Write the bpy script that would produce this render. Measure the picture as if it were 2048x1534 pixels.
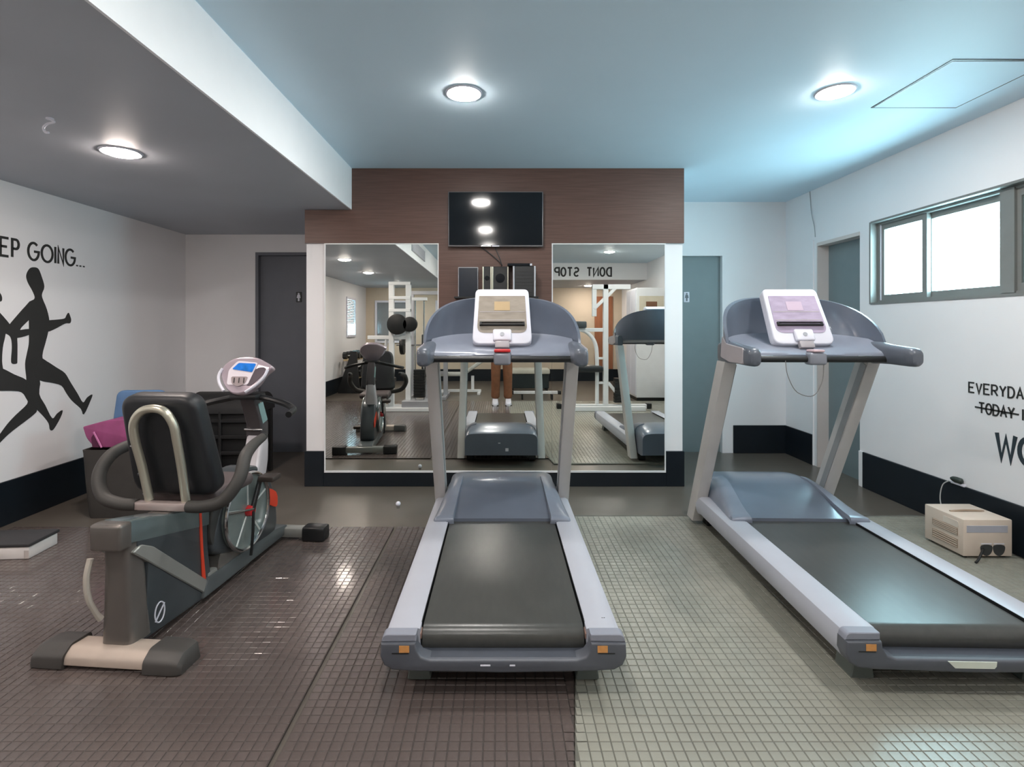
import bpy, bmesh, math, random
from mathutils import Vector, Matrix
random.seed(7)
R = math.radians
for o in list(bpy.data.objects):
    bpy.data.objects.remove(o)
scene = bpy.context.scene
COL = scene.collection

# ------------------------------------------------------------ camera
F, CX, CY, H = 1032.0, 1000.0, 655.0, 1.33        # focal length and vanishing point in a 2048 px wide frame
cd = bpy.data.cameras.new('camera'); cam = bpy.data.objects.new('camera', cd); COL.objects.link(cam)
cam.location = (0, 0, H); cam.rotation_euler = (R(90), 0, 0)
cd.sensor_fit = 'HORIZONTAL'; cd.sensor_width = 36.0; cd.lens = 36.0 * F / 2048
cd.shift_x = (1024 - CX) / 2048; cd.shift_y = -(767 - CY) / 2048
cd.clip_start = 0.02
scene.camera = cam

# ------------------------------------------------------------ daylight, lamps' strength, exposure
DAY = 8.8            # sky outside the windows
LAMP = 84.0           # luminous discs of the ceiling downlights
w = bpy.data.worlds.new('world'); scene.world = w; w.use_nodes = True
bg = w.node_tree.nodes['Background']
bg.inputs['Color'].default_value = (0.57, 0.88, 0.98, 1); bg.inputs['Strength'].default_value = DAY
vs = scene.view_settings
vs.view_transform = 'Standard'; vs.look = 'None'; vs.gamma = 1.0; vs.use_curve_mapping = False
vs.exposure = 1.68

def portal(name, loc, rot, sx, sy):
    l = bpy.data.lights.new(name, 'AREA'); l.shape = 'RECTANGLE'; l.size = sx; l.size_y = sy
    l.cycles.is_portal = True
    o = bpy.data.objects.new(name, l); COL.objects.link(o); o.location = loc; o.rotation_euler = rot
    return o

# ------------------------------------------------------------ materials
def lin(v):
    v /= 255.0
    return v / 12.92 if v <= 0.04045 else ((v + 0.055) / 1.055) ** 2.4
def C(r, g, b): return (lin(r), lin(g), lin(b), 1)
MATS = {}
def M(name, rgb, rough=0.5, metal=0.0, var=0.06, scale=8.0, bump=0.0, bscale=200.0, spec=0.5, emit=None, es=1.0, coat=0.0, stretch=None):
    """Principled surface whose colour is broken up by noise."""
    if name in MATS: return MATS[name]
    m = bpy.data.materials.new(name); m.use_nodes = True
    nt = m.node_tree; n = nt.nodes; L = nt.links
    p = n['Principled BSDF']
    p.inputs['Roughness'].default_value = rough; p.inputs['Metallic'].default_value = metal
    p.inputs['Specular IOR Level'].default_value = spec
    p.inputs['Coat Weight'].default_value = coat; p.inputs['Coat Roughness'].default_value = 0.12
    tc = n.new('ShaderNodeTexCoord'); src = tc.outputs['Object']
    if stretch:
        mp = n.new('ShaderNodeMapping'); mp.inputs['Scale'].default_value = stretch
        L.new(src, mp.inputs['Vector']); src = mp.outputs['Vector']
    nz = n.new('ShaderNodeTexNoise'); nz.inputs['Scale'].default_value = scale; nz.inputs['Detail'].default_value = 4
    L.new(src, nz.inputs['Vector'])
    rp = n.new('ShaderNodeValToRGB')
    a = [max(0, c * (1 - var)) for c in rgb[:3]] + [1]; b = [min(1, c * (1 + var)) for c in rgb[:3]] + [1]
    rp.color_ramp.elements[0].color = a; rp.color_ramp.elements[1].color = b
    rp.color_ramp.elements[0].position = 0.3; rp.color_ramp.elements[1].position = 0.7
    L.new(nz.outputs['Fac'], rp.inputs['Fac']); L.new(rp.outputs['Color'], p.inputs['Base Color'])
    if bump:
        nb = n.new('ShaderNodeTexNoise'); nb.inputs['Scale'].default_value = bscale; nb.inputs['Detail'].default_value = 2
        L.new(src, nb.inputs['Vector'])
        bp = n.new('ShaderNodeBump'); bp.inputs['Strength'].default_value = bump; bp.inputs['Distance'].default_value = 0.004
        L.new(nb.outputs['Fac'], bp.inputs['Height']); L.new(bp.outputs['Normal'], p.inputs['Normal'])
    if emit:
        p.inputs['Emission Color'].default_value = emit; p.inputs['Emission Strength'].default_value = es
    MATS[name] = m
    return m

white_wall = M('white_wall', C(232, 232, 234), 0.6, var=0.015, scale=2, bump=0.03)
ceil_blue = M('ceiling_blue_paint', C(212, 233, 246), 0.55, var=0.02, scale=1.5)
soffit_grey = M('soffit_grey_paint', C(178, 183, 191), 0.55, var=0.03, scale=2)
fascia_white = M('fascia_white', C(246, 248, 250), 0.5, var=0.01)
brown_panel = M('brown_laminate', C(98, 74, 66), 0.42, var=0.16, scale=10, stretch=(0.35, 1, 9), spec=0.35)
dark_base = M('dark_skirting_paint', C(20, 27, 34), 0.38, var=0.1, spec=0.4)
vinyl = M('grey_vinyl_floor', C(93, 87, 80), 0.30, var=0.07, scale=5, bump=0.03, bscale=400)
rub_brown = M('brown_rubber', C(88, 79, 76), 0.21, var=0.14, scale=30, bump=0.16, bscale=320, coat=0.45)
rub_green = M('grey_green_rubber', C(142, 142, 132), 0.24, var=0.08, scale=14, bump=0.12, bscale=320)
rub_groove = M('rubber_groove', C(60, 54, 51), 0.8, var=0.1)
rub_groove_l = M('rubber_groove_grey', C(92, 92, 85), 0.8, var=0.1)
door_grey = M('door_dark_grey', C(102, 106, 114), 0.5, var=0.03)
door_teal = M('door_teal_grey', C(116, 130, 134), 0.45, var=0.03)
cream = M('cream_frame', C(206, 198, 194), 0.5, var=0.02)
alu_dark = M('window_aluminium', C(126, 127, 125), 0.4, 0.15, var=0.04)
silver = M('silver_paint', C(176, 178, 184), 0.35, 0.35, var=0.02)
rail_silver = M('rail_silver_white', C(178, 181, 191), 0.4, 0.1, var=0.02)
upright_sil = M('upright_silver', C(188, 186, 184), 0.4, 0.12, var=0.03)
slate = M('slate_plastic', C(104, 112, 126), 0.28, 0.15, var=0.04, coat=0.3)
slate_dark = M('dark_slate_plastic', C(70, 75, 84), 0.38, var=0.05)
cap_dark = M('end_cap_plastic', C(84, 88, 96), 0.42, var=0.05)
cap_light = M('cap_top_plastic', C(136, 140, 152), 0.4, var=0.03)
belt_m = M('running_belt', C(66, 67, 65), 0.28, var=0.08, scale=40, bump=0.06, bscale=500, stretch=(1, .25, 1))
black_pl = M('black_plastic', C(24, 26, 28), 0.4, var=0.1)
black_gl = M('black_gloss', C(14, 18, 24), 0.08, var=0.05, spec=0.5)
black_vinyl = M('black_vinyl', C(28, 31, 35), 0.45, var=0.1, bump=0.05, bscale=300)
white_pl = M('white_plastic', C(216, 217, 228), 0.35, var=0.01)
orange_m = M('orange_sticker', C(208, 148, 86), 0.5, var=0.08, scale=60)
red_m = M('red_plastic', C(200, 40, 44), 0.4, var=0.05)
orange_red = M('orange_red_stripe', C(214, 66, 40), 0.4, var=0.05)
decal_m = M('wall_decal_black', C(42, 42, 41), 0.6, var=0.06)
decal_navy = M('wall_decal_navy', C(40, 52, 60), 0.6, var=0.05)
white_metal = M('white_powder_coat', C(226, 228, 230), 0.35, var=0.02)
chrome = M('chrome', C(200, 200, 200), 0.15, 1.0, var=0.02)
champagne = M('champagne_tube', C(196, 194, 178), 0.28, 0.7, var=0.03)
beige_case = M('beige_case', C(212, 198, 184), 0.5, var=0.03)
beige_dark = M('beige_vent', C(160, 142, 124), 0.6, var=0.05)
magenta_m = M('magenta_foam', C(150, 72, 120), 0.6, var=0.12, scale=12, bump=0.1)
blue_m = M('blue_foam', C(92, 128, 170), 0.6, var=0.06, bump=0.08)
bin_m = M('charcoal_fabric', C(62, 60, 58), 0.8, var=0.1, bump=0.1)
teal_pl = M('pale_teal_plastic', C(140, 172, 172), 0.3, 0.2, var=0.04)
trouser_m = M('brown_trousers', C(120, 78, 52), 0.8, var=0.15, scale=15, bump=0.1)
shirt_m = M('grey_shirt', C(70, 74, 82), 0.85, var=0.08)
skin_m = M('skin', C(196, 150, 122), 0.5, var=0.04)
hair_m = M('dark_hair', C(34, 26, 22), 0.6, var=0.2, scale=40)
tan_wall = M('tan_wall', C(206, 192, 172), 0.6, var=0.02)
green_vinyl = M('green_vinyl', C(34, 66, 56), 0.4, var=0.1)
blind_m = M('grey_blind', C(150, 152, 152), 0.7, var=0.04)

def mirror_mat():
    m = bpy.data.materials.new('mirror_glass'); m.use_nodes = True
    p = m.node_tree.nodes['Principled BSDF']
    p.inputs['Base Color'].default_value = (0.80, 0.82, 0.78, 1); p.inputs['Metallic'].default_value = 1; p.inputs['Roughness'].default_value = 0.0
    return m
mirror_m = mirror_mat()
def pane_mat(name, tint, refl):
    m = bpy.data.materials.new(name); m.use_nodes = True
    nt = m.node_tree; n = nt.nodes; n.clear()
    o = n.new('ShaderNodeOutputMaterial'); mx = n.new('ShaderNodeMixShader'); t = n.new('ShaderNodeBsdfTransparent'); g = n.new('ShaderNodeBsdfGlossy')
    t.inputs['Color'].default_value = tint; g.inputs['Roughness'].default_value = 0.02; mx.inputs['Fac'].default_value = refl
    nt.links.new(t.outputs[0], mx.inputs[1]); nt.links.new(g.outputs[0], mx.inputs[2]); nt.links.new(mx.outputs[0], o.inputs['Surface'])
    return m
glass_m = pane_mat('window_glass', (0.94, 0.97, 0.97, 1), 0.06)
teal_glass = M('teal_screen', C(104, 138, 140), 0.25, var=0.03)
def lamp_mat(name, col):
    m = bpy.data.materials.new(name); m.use_nodes = True
    nt = m.node_tree; n = nt.nodes; n.clear()
    o = n.new('ShaderNodeOutputMaterial'); e = n.new('ShaderNodeEmission'); e.inputs['Color'].default_value = col; e.inputs['Strength'].default_value = LAMP
    nt.links.new(e.outputs[0], o.inputs['Surface'])
    return m
lamp_warm = lamp_mat('lamp_warm', (1, 0.86, 0.78, 1)); lamp_cool = lamp_mat('lamp_cool', (1.0, 0.95, 0.90, 1))

# ------------------------------------------------------------ mesh helpers
class B:
    def __init__(s): s.bm = bmesh.new()
    def _fin(s, verts, bev, seg, m):
        if bev:
            es = list({e for v in verts for e in v.link_edges})
            r = bmesh.ops.bevel(s.bm, geom=es, offset=bev, segments=seg, affect='EDGES', profile=0.5, clamp_overlap=True)
            verts = list({v for f in r['faces'] for v in f.verts} | {v for v in verts if v.is_valid})
        if m is not None:
            seen = set(verts)
            stack = list(verts)
            while stack:
                v = stack.pop()
                for e in v.link_edges:
                    o = e.other_vert(v)
                    if o not in seen: seen.add(o); stack.append(o)
            for v in seen: v.co = m @ v.co
    def box(s, x0, x1, y0, y1, z0, z1, bev=0, seg=2, m=None):
        v = [s.bm.verts.new(c) for c in ((x0,y0,z0),(x1,y0,z0),(x1,y1,z0),(x0,y1,z0),(x0,y0,z1),(x1,y0,z1),(x1,y1,z1),(x0,y1,z1))]
        for f in ((0,3,2,1),(4,5,6,7),(0,1,5,4),(1,2,6,5),(2,3,7,6),(3,0,4,7)): s.bm.faces.new([v[i] for i in f])
        s._fin(v, bev, seg, m); return s
    def prism(s, pts, ax, a, b, bev=0, seg=2, m=None):
        def mk(p, t):
            return {'x': (t, p[0], p[1]), 'y': (p[0], t, p[1]), 'z': (p[0], p[1], t)}[ax]
        n = len(pts)
        A = [s.bm.verts.new(mk(p, a)) for p in pts]; D = [s.bm.verts.new(mk(p, b)) for p in pts]
        fs = [s.bm.faces.new(A), s.bm.faces.new(D[::-1])]
        for i in range(n): fs.append(s.bm.faces.new((A[i], D[i], D[(i+1) % n], A[(i+1) % n])))
        bmesh.ops.recalc_face_normals(s.bm, faces=fs)
        if bev:
            es = [e for e in fs[0].edges] + [e for e in fs[1].edges]
            bmesh.ops.bevel(s.bm, geom=es, offset=bev, segments=seg, affect='EDGES', profile=0.5, clamp_overlap=True)
        if m is not None:
            for v in s.bm.verts: v.co = m @ v.co
        return s
    def loft(s, rings, cap=True, closed=True):
        V = [[s.bm.verts.new(p) for p in r] for r in rings]; fs = []
        n = len(rings[0])
        for i in range(len(V) - 1):
            for j in range(n if closed else n - 1):
                k = (j + 1) % n
                fs.append(s.bm.faces.new((V[i][j], V[i][k], V[i+1][k], V[i+1][j])))
        if cap and closed:
            fs.append(s.bm.faces.new(V[0][::-1])); fs.append(s.bm.faces.new(V[-1]))
        bmesh.ops.recalc_face_normals(s.bm, faces=fs)
        return s
    def tube(s, pts, r, n=10, smooth=True, sub=6, closed=False):
        P = [Vector(p) for p in pts]
        rr = r if isinstance(r, (list, tuple)) else [r] * len(P)
        if smooth and len(P) > 2:
            Q = []; q = []
            N = len(P)
            rng = range(N if closed else N - 1)
            for i in rng:
                if closed: p0, p1, p2, p3 = P[i-1], P[i], P[(i+1) % N], P[(i+2) % N]; ra, rb = rr[i], rr[(i+1) % N]
                else: p0, p1, p2, p3 = P[max(i-1, 0)], P[i], P[i+1], P[min(i+2, N-1)]; ra, rb = rr[i], rr[i+1]
                for k in range(sub):
                    t = k / sub
                    Q.append(0.5 * ((2*p1) + (-p0+p2)*t + (2*p0-5*p1+4*p2-p3)*t*t + (-p0+3*p1-3*p2+p3)*t**3)); q.append(ra + (rb-ra)*t)
            if not closed: Q.append(P[-1]); q.append(rr[-1])
            P, rr = Q, q
        rings = []; N = len(P); up = None
        for i in range(N):
            if closed: d = (P[(i+1) % N] - P[i-1]).normalized()
            else: d = (P[min(i+1, N-1)] - P[max(i-1, 0)]).normalized()
            if up is None:
                up = Vector((0,0,1)) if abs(d.z) < 0.9 else Vector((1,0,0))
            a = up - d * up.dot(d); a.normalize(); up = a; b = d.cross(a)
            rings.append([P[i] + (a*math.cos(2*math.pi*j/n) + b*math.sin(2*math.pi*j/n)) * rr[i] for j in range(n)])
        if closed: rings.append(rings[0])
        s.loft(rings, cap=not closed)
        return s
    def cyl(s, p0, p1, r, n=20, bev=0):
        p0, p1 = Vector(p0), Vector(p1); d = (p1 - p0)
        if bev:
            L = d.length; k = bev / L
            return s.tube([p0, p0 + d*k*0.3, p0 + d*k, p1 - d*k, p1 - d*k*0.3, p1], [r-bev, r-bev*0.3, r, r, r-bev*0.3, r-bev], n, smooth=False)
        return s.tube([p0, p1], r, n, smooth=False)
    def beam(s, p0, p1, wd, dp, bev=0.004):
        p0, p1 = Vector(p0), Vector(p1); d = p1 - p0; L = d.length
        q = d.to_track_quat('Z', 'Y').to_matrix().to_4x4()
        return s.box(-wd/2, wd/2, -dp/2, dp/2, 0, L, bev, 1, Matrix.Translation(p0) @ q)
    def sphere(s, c, r, sx=1, sy=1, sz=1, u=20, v=12):
        bmesh.ops.create_uvsphere(s.bm, u_segments=u, v_segments=v, radius=r, matrix=Matrix.Translation(c) @ Matrix.Diagonal((sx, sy, sz, 1)))
        return s
    def xf(s, m):
        for v in s.bm.verts: v.co = m @ v.co
        return s
    def obj(s, name, mat, parent=None, ang=35):
        me = bpy.data.meshes.new(name); s.bm.to_mesh(me); s.bm.free()
        if ang:
            me.shade_smooth(); me.set_sharp_from_angle(angle=R(ang))
        for mm in (mat if isinstance(mat, (list, tuple)) else [mat]): me.materials.append(mm)
        o = bpy.data.objects.new(name, me); COL.objects.link(o)
        if parent: o.parent = parent
        return o
def tag(o, label, cat, group=None):
    o['label'] = label; o['category'] = cat
    if group: o['group'] = group
    return o
def thing(name, label, cat, loc=(0,0,0), rz=0, group=None):
    o = bpy.data.objects.new(name, None); COL.objects.link(o); o.empty_display_size = 0.1
    o.location = loc; o.rotation_euler = (0, 0, rz)
    return tag(o, label, cat, group)
def struct(o, label=None):
    o['kind'] = 'structure'
    if label: o['label'] = label
    return o
def rpoly(pts, rad, n=5):
    """round the corners of a polygon"""
    out = []; N = len(pts)
    for i in range(N):
        p = Vector(pts[i]); a = Vector(pts[i-1]); c = Vector(pts[(i+1) % N])
        r = rad[i] if isinstance(rad, (list, tuple)) else rad
        if r <= 0: out.append(tuple(p)); continue
        u = (a-p).normalized(); v = (c-p).normalized()
        t = min(r, (a-p).length*0.49, (c-p).length*0.49)
        s, e = p + u*t, p + v*t
        for k in range(n+1):
            q = k / n
            out.append(tuple((1-q)**2 * s + 2*q*(1-q) * p + q*q * e))
    return out
def smooth_poly(pts, sub=4):
    P = [Vector(p) for p in pts]; N = len(P); out = []
    for i in range(N):
        p0, p1, p2, p3 = P[i-1], P[i], P[(i+1) % N], P[(i+2) % N]
        for k in range(sub):
            t = k / sub
            out.append(tuple(0.5 * ((2*p1) + (-p0+p2)*t + (2*p0-5*p1+4*p2-p3)*t*t + (-p0+3*p1-3*p2+p3)*t**3)))
    return out

# ============================================================ THE ROOM
XL, XR, YB, YF = -3.334, 3.03, 5.47, -4.2
ZC, ZS = 2.66, 2.316
PX0, PX1, PY = -1.624, 1.531, 4.33          # the projecting middle wall
SX = -1.238                                  # edge of the lowered grey ceiling
BBH = 0.295
def wall_holes(name, mat, plane, d0, d1, u0, u1, z0, z1, holes):
    """a slab with rectangular openings; plane 'x' = wall of constant x (u is y), plane 'y' = constant y (u is x)"""
    b = B()
    us = sorted({u0, u1} | {h[0] for h in holes} | {h[1] for h in holes})
    zs = sorted({z0, z1} | {h[2] for h in holes} | {h[3] for h in holes})
    for i in range(len(us)-1):
        for j in range(len(zs)-1):
            cu, cz = (us[i]+us[i+1])/2, (zs[j]+zs[j+1])/2
            if any(h[0] < cu < h[1] and h[2] < cz < h[3] for h in holes): continue
            if plane == 'x': b.box(d0, d1, us[i], us[i+1], zs[j], zs[j+1])
            else: b.box(us[i], us[i+1], d0, d1, zs[j], zs[j+1])
    bmesh.ops.remove_doubles(b.bm, verts=b.bm.verts[:], dist=1e-5)
    return struct(b.obj(name, mat, ang=None))

floor = struct(B().box(XL-.2, XR+.3, YF-.2, YB+.3, -0.1, 0).obj('floor', vinyl, ang=None), 'grey vinyl floor beneath the rubber mats')
ceiling = struct(B().box(SX, XR+.2, YF-.2, YB+.2, ZC, ZC+.1).obj('ceiling', ceil_blue, ang=None), 'pale blue main ceiling')
soffit = struct(B().box(XL-.2, SX-.012, YF-.2, YB+.2, ZS, ZC+.1).obj('ceiling_soffit', soffit_grey, ang=None), 'lowered grey ceiling on the left side')
fascia = struct(B().box(SX-.012, SX, YF-.2, PY, ZS-.002, ZC-.001).obj('trim_1', fascia_white, ang=None), 'bright white upright face of the lowered ceiling')
rear_slab = struct(B().box(SX, XR, YF-.1, -2.02, ZS, ZC).obj('ceiling_rear', soffit_grey, ang=None), 'lowered grey ceiling at the back of the gym')
rear_fascia = struct(B().box(SX, XR, -2.02, -2.0, ZS-.002, ZC-.001).obj('trim_2', white_wall, ang=None), 'white beam face carrying black capitals')

WIN = (1.9, 4.226, 1.52, 2.19); RD = (4.345, 4.925, 0.0, 2.135)
wall_right = wall_holes('wall_right', white_wall, 'x', XR, XR+.16, YF-.2, YB+.2, 0, ZC, [WIN, RD])
LW = (-3.25, -2.55, 1.12, 2.0)
wall_left = wall_holes('wall_left', white_wall, 'x', XL-.16, XL, YF-.2, YB+.2, 0, ZC, [LW])
D1 = (-2.58, -1.74, 0.0, 2.115); D2 = (1.55, 2.375, 0.0, 2.11)
wall_back = wall_holes('wall_back', white_wall, 'y', YB, YB+.16, XL-.1, XR+.1, 0, ZC, [D1, D2])
wall_front = struct(B().box(XL-.1, XR+.1, YF-.16, YF, 0, ZC).obj('wall_front', tan_wall, ang=None), 'tan rear wall seen in the mirrors')
wall_centre = struct(B().box(PX0, PX1, PY, YB+.1, 0, ZC).obj('wall_centre', white_wall, ang=None), 'projecting middle wall that carries the mirrors')
# brown cladding on the middle wall: top band and the tongue under the television
clad = B()
clad.prism([(PX0-.006, 2.035), (-.512, 2.035), (-.512, 1.20), (.432, 1.20), (.432, 2.035), (PX1+.006, 2.035), (PX1+.006, ZC-.001), (SX, ZC-.001), (SX, ZS-.004), (PX0-.006, ZS-.004)], 'y', PY-.022, PY-.001)
struct(clad.obj('trim_3', brown_panel, ang=None), 'brown wood laminate cladding around the television')
# skirting, one board per stretch
def skirt(name, x0, x1, y0, y1, h=BBH):
    return struct(B().box(x0, x1, y0, y1, 0, h, 0.003, 1).obj(name, dark_base), 'tall near-black skirting board')
skirt('baseboard_right', XR-.016, XR, YF, 4.295); skirt('baseboard_right', XR-.016, XR, 4.985, YB)
skirt('baseboard_left', XL, XL+.016, YF, YB)
skirt('baseboard_back', XL, D1[0]-.05, YB-.016, YB); skirt('baseboard_back', 2.47, XR, YB-.016, YB)
skirt('baseboard_front', XL, XR, YF, YF+.016)
skirt('baseboard_centre', PX0-.012, -1.475, PY-.016, PY+.6); skirt('baseboard_centre', 1.39, PX1+.012, PY-.016, PY+.6)
skirt('baseboard_centre', -1.475, 1.39, PY-.016, PY, 0.118)

# doors
def door(name, label, x0, x1, z1, mat, sign_x, sign_mat, mark_mat):
    d = struct(B().box(x0, x1, YB+.05, YB+.17, 0.0, z1).obj(name, mat), label)
    fr = B(); t = 0.02
    fr.box(x0-.012, x0+t, YB-.004, YB+.05, 0, z1+.012); fr.box(x1-t, x1+.012, YB-.004, YB+.05, 0, z1+.012); fr.box(x0+t, x1-t, YB-.004, YB+.05, z1-t, z1+.012)
    fr.obj('door_frame', mat if mat is door_grey else white_wall, d)
    sg = B().box(sign_x-.03, sign_x+.03, YB+.044, YB+.05, 1.60, 1.71, 0.004, 1).obj('door_sign', sign_mat, d); sg['label'] = 'small restroom sign plate'
    mk = B().cyl((sign_x, YB+.0435, 1.69), (sign_x, YB+.0395, 1.69), .009, 12)
    mk.prism([(sign_x-.013, 1.68), (sign_x+.013, 1.68), (sign_x+.02, 1.645), (sign_x+.008, 1.645), (sign_x+.008, 1.612), (sign_x-.008, 1.612), (sign_x-.008, 1.645), (sign_x-.02, 1.645)], 'y', YB+.0395, YB+.0435)
    mk.obj('sign_figure', mark_mat, sg)
    hx, hs = (x1-.07, -1) if x0 < 0 else (x0+.07, 1)
    hb = B().cyl((hx, YB+.05, 1.0), (hx, YB+.0, 1.0), .01, 12).tube([(hx, YB+.005, 1.0), (hx+hs*.06, YB+.0, 1.0), (hx+hs*.11, YB+.002, 1.0)], .009, 8)
    hb.obj('door_handle', chrome, d)
    return d
door('door_1', 'dark grey restroom door behind the recumbent bike', *D1[:2], D1[3], door_grey, -2.15, black_gl, white_pl)
door('door_2', 'teal grey restroom door right of the mirror wall', *D2[:2], D2[3], door_teal, 1.995, white_pl, door_grey)
d3 = struct(B().box(XR+.10, XR+.17, RD[0], RD[1], 0.0, RD[3]).obj('door_3', door_teal), 'narrow teal grey door set deep in the right wall')
fb = B(); fb.box(XR-.006, XR+.10, RD[1]-.012, RD[1]+.002, 0, RD[3]); fb.box(XR-.006, XR+.10, RD[0], RD[1]-.012, RD[3]-.03, RD[3]+.002)
fb.obj('door_frame', cream, d3)
B().box(XR-.012, XR+.02, RD[0]-.05, RD[0], 0, BBH, .002, 1).obj('door_stop_strip', white_wall, d3)
B().box(XR-.012, XR+.02, RD[1]+.05, RD[1]+.062, 0, RD[3]+.04, .002, 1).obj('door_casing', white_wall, d3)

# right window: aluminium frame, two clear panes, a fixed teal panel
wn = struct(B().box(XR+.05, XR+.13, WIN[0], WIN[1], WIN[2], WIN[2]+.03).box(XR+.05, XR+.13, WIN[0], WIN[1], WIN[3]-.03, WIN[3])
            .box(XR+.05, XR+.13, WIN[1]-.035, WIN[1], WIN[2]+.03, WIN[3]-.03).box(XR+.05, XR+.13, WIN[0], WIN[0]+.035, WIN[2]+.03, WIN[3]-.03).obj('window_1', alu_dark, ang=None), 'dark aluminium sliding window high in the right wall')
for nm, bx in (('window_jamb', (XR-.004, XR+.05, WIN[1]-.012, WIN[1]+.004, WIN[2], WIN[3])), ('window_sill', (XR-.006, XR+.05, WIN[0], WIN[1]-.012, WIN[2]-.004, WIN[2]+.012)), ('window_head', (XR-.004, XR+.05, WIN[0], WIN[1]-.012, WIN[3]-.012, WIN[3]+.004))):
    B().box(*bx).obj(nm, alu_dark, wn, ang=None)
def sash(y0, y1, x, glass, t=0.042):
    z0, z1 = WIN[2]+.03, WIN[3]-.03
    f = B().box(x, x+.03, y0, y0+t, z0, z1).box(x, x+.03, y1-t, y1, z0, z1).box(x, x+.03, y0+t, y1-t, z0, z0+t).box(x, x+.03, y0+t, y1-t, z1-t, z1).obj('window_sash', alu_dark, wn, ang=None)
    B().box(x+.012, x+.018, y0+t, y1-t, z0+t, z1-t).obj('pane', glass, f, ang=None)
    return f
sash(3.735, WIN[1]-.035, XR+.06, glass_m, .042); sash(3.10, 3.775, XR+.094, glass_m, .042); sash(2.45, 3.10, XR+.058, teal_glass, .045); sash(WIN[0]+.035, 2.45, XR+.094, teal_glass)
B().box(XR+.04, XR+.125, 3.08, 3.17, WIN[2]+.02, WIN[3]-.02).obj('window_mullion', alu_dark, wn, ang=None)
B().box(XR+.052, XR+.06, WIN[1]-.048, WIN[1]-.040, WIN[2]+.03, WIN[3]-.03).obj('brush_seal', white_pl, wn, ang=None)
portal('window_portal', (XR+.2, (WIN[0]+WIN[1])/2, (WIN[2]+WIN[3])/2), (0, R(90), 0), WIN[3]-WIN[2], WIN[1]-WIN[0])

# rear windows seen in the left mirror
w2 = struct(B().box(XL-.08, XL+.02, LW[0], LW[0]+.05, LW[2], LW[3]).box(XL-.08, XL+.02, LW[1]-.05, LW[1], LW[2], LW[3]).box(XL-.08, XL+.02, LW[0]+.05, LW[1]-.05, LW[3]-.05, LW[3]).box(XL-.08, XL+.03, LW[0]+.05, LW[1]-.05, LW[2], LW[2]+.05).obj('window_2', white_pl, ang=None), 'white framed window with a grey blind in the left wall')
B().box(XL-.05, XL-.045, LW[0]+.05, LW[1]-.05, LW[2]+.05, LW[3]-.05).obj('pane', glass_m, w2, ang=None)
for k in range(14): B().box(XL-.036, XL-.012, LW[0]+.055, LW[1]-.055, 1.42+k*.038, 1.447+k*.038).obj('blind_slat', blind_m, w2, ang=None)
portal('window_portal', (XL-.2, (LW[0]+LW[1])/2, (LW[2]+LW[3])/2), (0, R(-90), 0), LW[3]-LW[2], LW[1]-LW[0])
for i, (x0, x1, lab) in enumerate(((-3.1, -2.2, 'wide white framed rear window with grey panes'), (-1.6, -.95, 'narrow white framed rear window with grey panes'))):
    wk = struct(B().box(x0, x0+.05, YF, YF+.05, .95, 2.0).box(x1-.05, x1, YF, YF+.05, .95, 2.0).box(x0+.05, x1-.05, YF, YF+.05, 1.95, 2.0).box(x0+.05, x1-.05, YF, YF+.06, .95, 1.0).obj('window_%d' % (i+3), white_pl, ang=None), lab)
    xm = (x0+x1)/2
    B().box(x0+.05, xm-.02, YF+.004, YF+.012, 1.0, 1.95).obj('pane', M('grey_pane', C(124, 130, 134), .1), wk, ang=None)
    B().box(xm+.02, x1-.05, YF+.004, YF+.012, 1.0, 1.95).obj('pane', MATS['grey_pane'], wk, ang=None)
    B().box(xm-.02, xm+.02, YF, YF+.04, 1.0, 1.95).obj('window_mullion', white_pl, wk, ang=None)

# ceiling access panel
fr = B().box(2.243, 2.757, 2.557, 3.121, ZC-.003, ZC).obj('access_panel_gap', black_pl, ceiling, ang=None)
B().box(2.255, 2.745, 2.571, 3.107, ZC-.005, ZC-.0005).obj('access_panel', ceil_blue, ceiling, ang=None)

# mirrors
def mirror(name, label, x0, x1, z0, z1, edges):
    cx = (x0+x1)/2
    t = thing(name, label, 'mirror', (cx, PY, 0))
    B().box(x0-cx+.0005, x1-cx-.0005, -.014, -.001, z0+.006, z1-.004).obj('glass', mirror_m, t, ang=None)
    e = .009; f = B()
    for side, a, b_ in edges:
        if side == 'l': f.box(x0-cx, x0-cx+e, -.018, -.001, a, b_)
        if side == 'r': f.box(x1-cx-e, x1-cx, -.018, -.001, a, b_)
        if side == 't': f.box(x0-cx+e, x1-cx-e, -.018, -.001, z1-e, z1)
        if side == 'b': f.box(x0-cx, x1-cx, -.02, -.001, z0, z0+.014)
    f.obj('edge_frame', white_metal, t, ang=None)
    return t
mirror('wall_mirror', 'tall wall mirror left of the brown panel', -1.469, -.512, .118, 2.034, (('l', .132, 2.034), ('r', 1.2, 2.034), ('t', 0, 0), ('b', 0, 0)))
mirror('wall_mirror', 'tall wall mirror right of the brown panel', .432, 1.386, .118, 2.034, (('r', .132, 2.034), ('l', 1.2, 2.034), ('t', 0, 0), ('b', 0, 0)))
mirror('wall_mirror', 'low middle mirror below the brown panel behind the treadmill', -.512, .432, .118, 1.198, (('b', 0, 0),))

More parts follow.
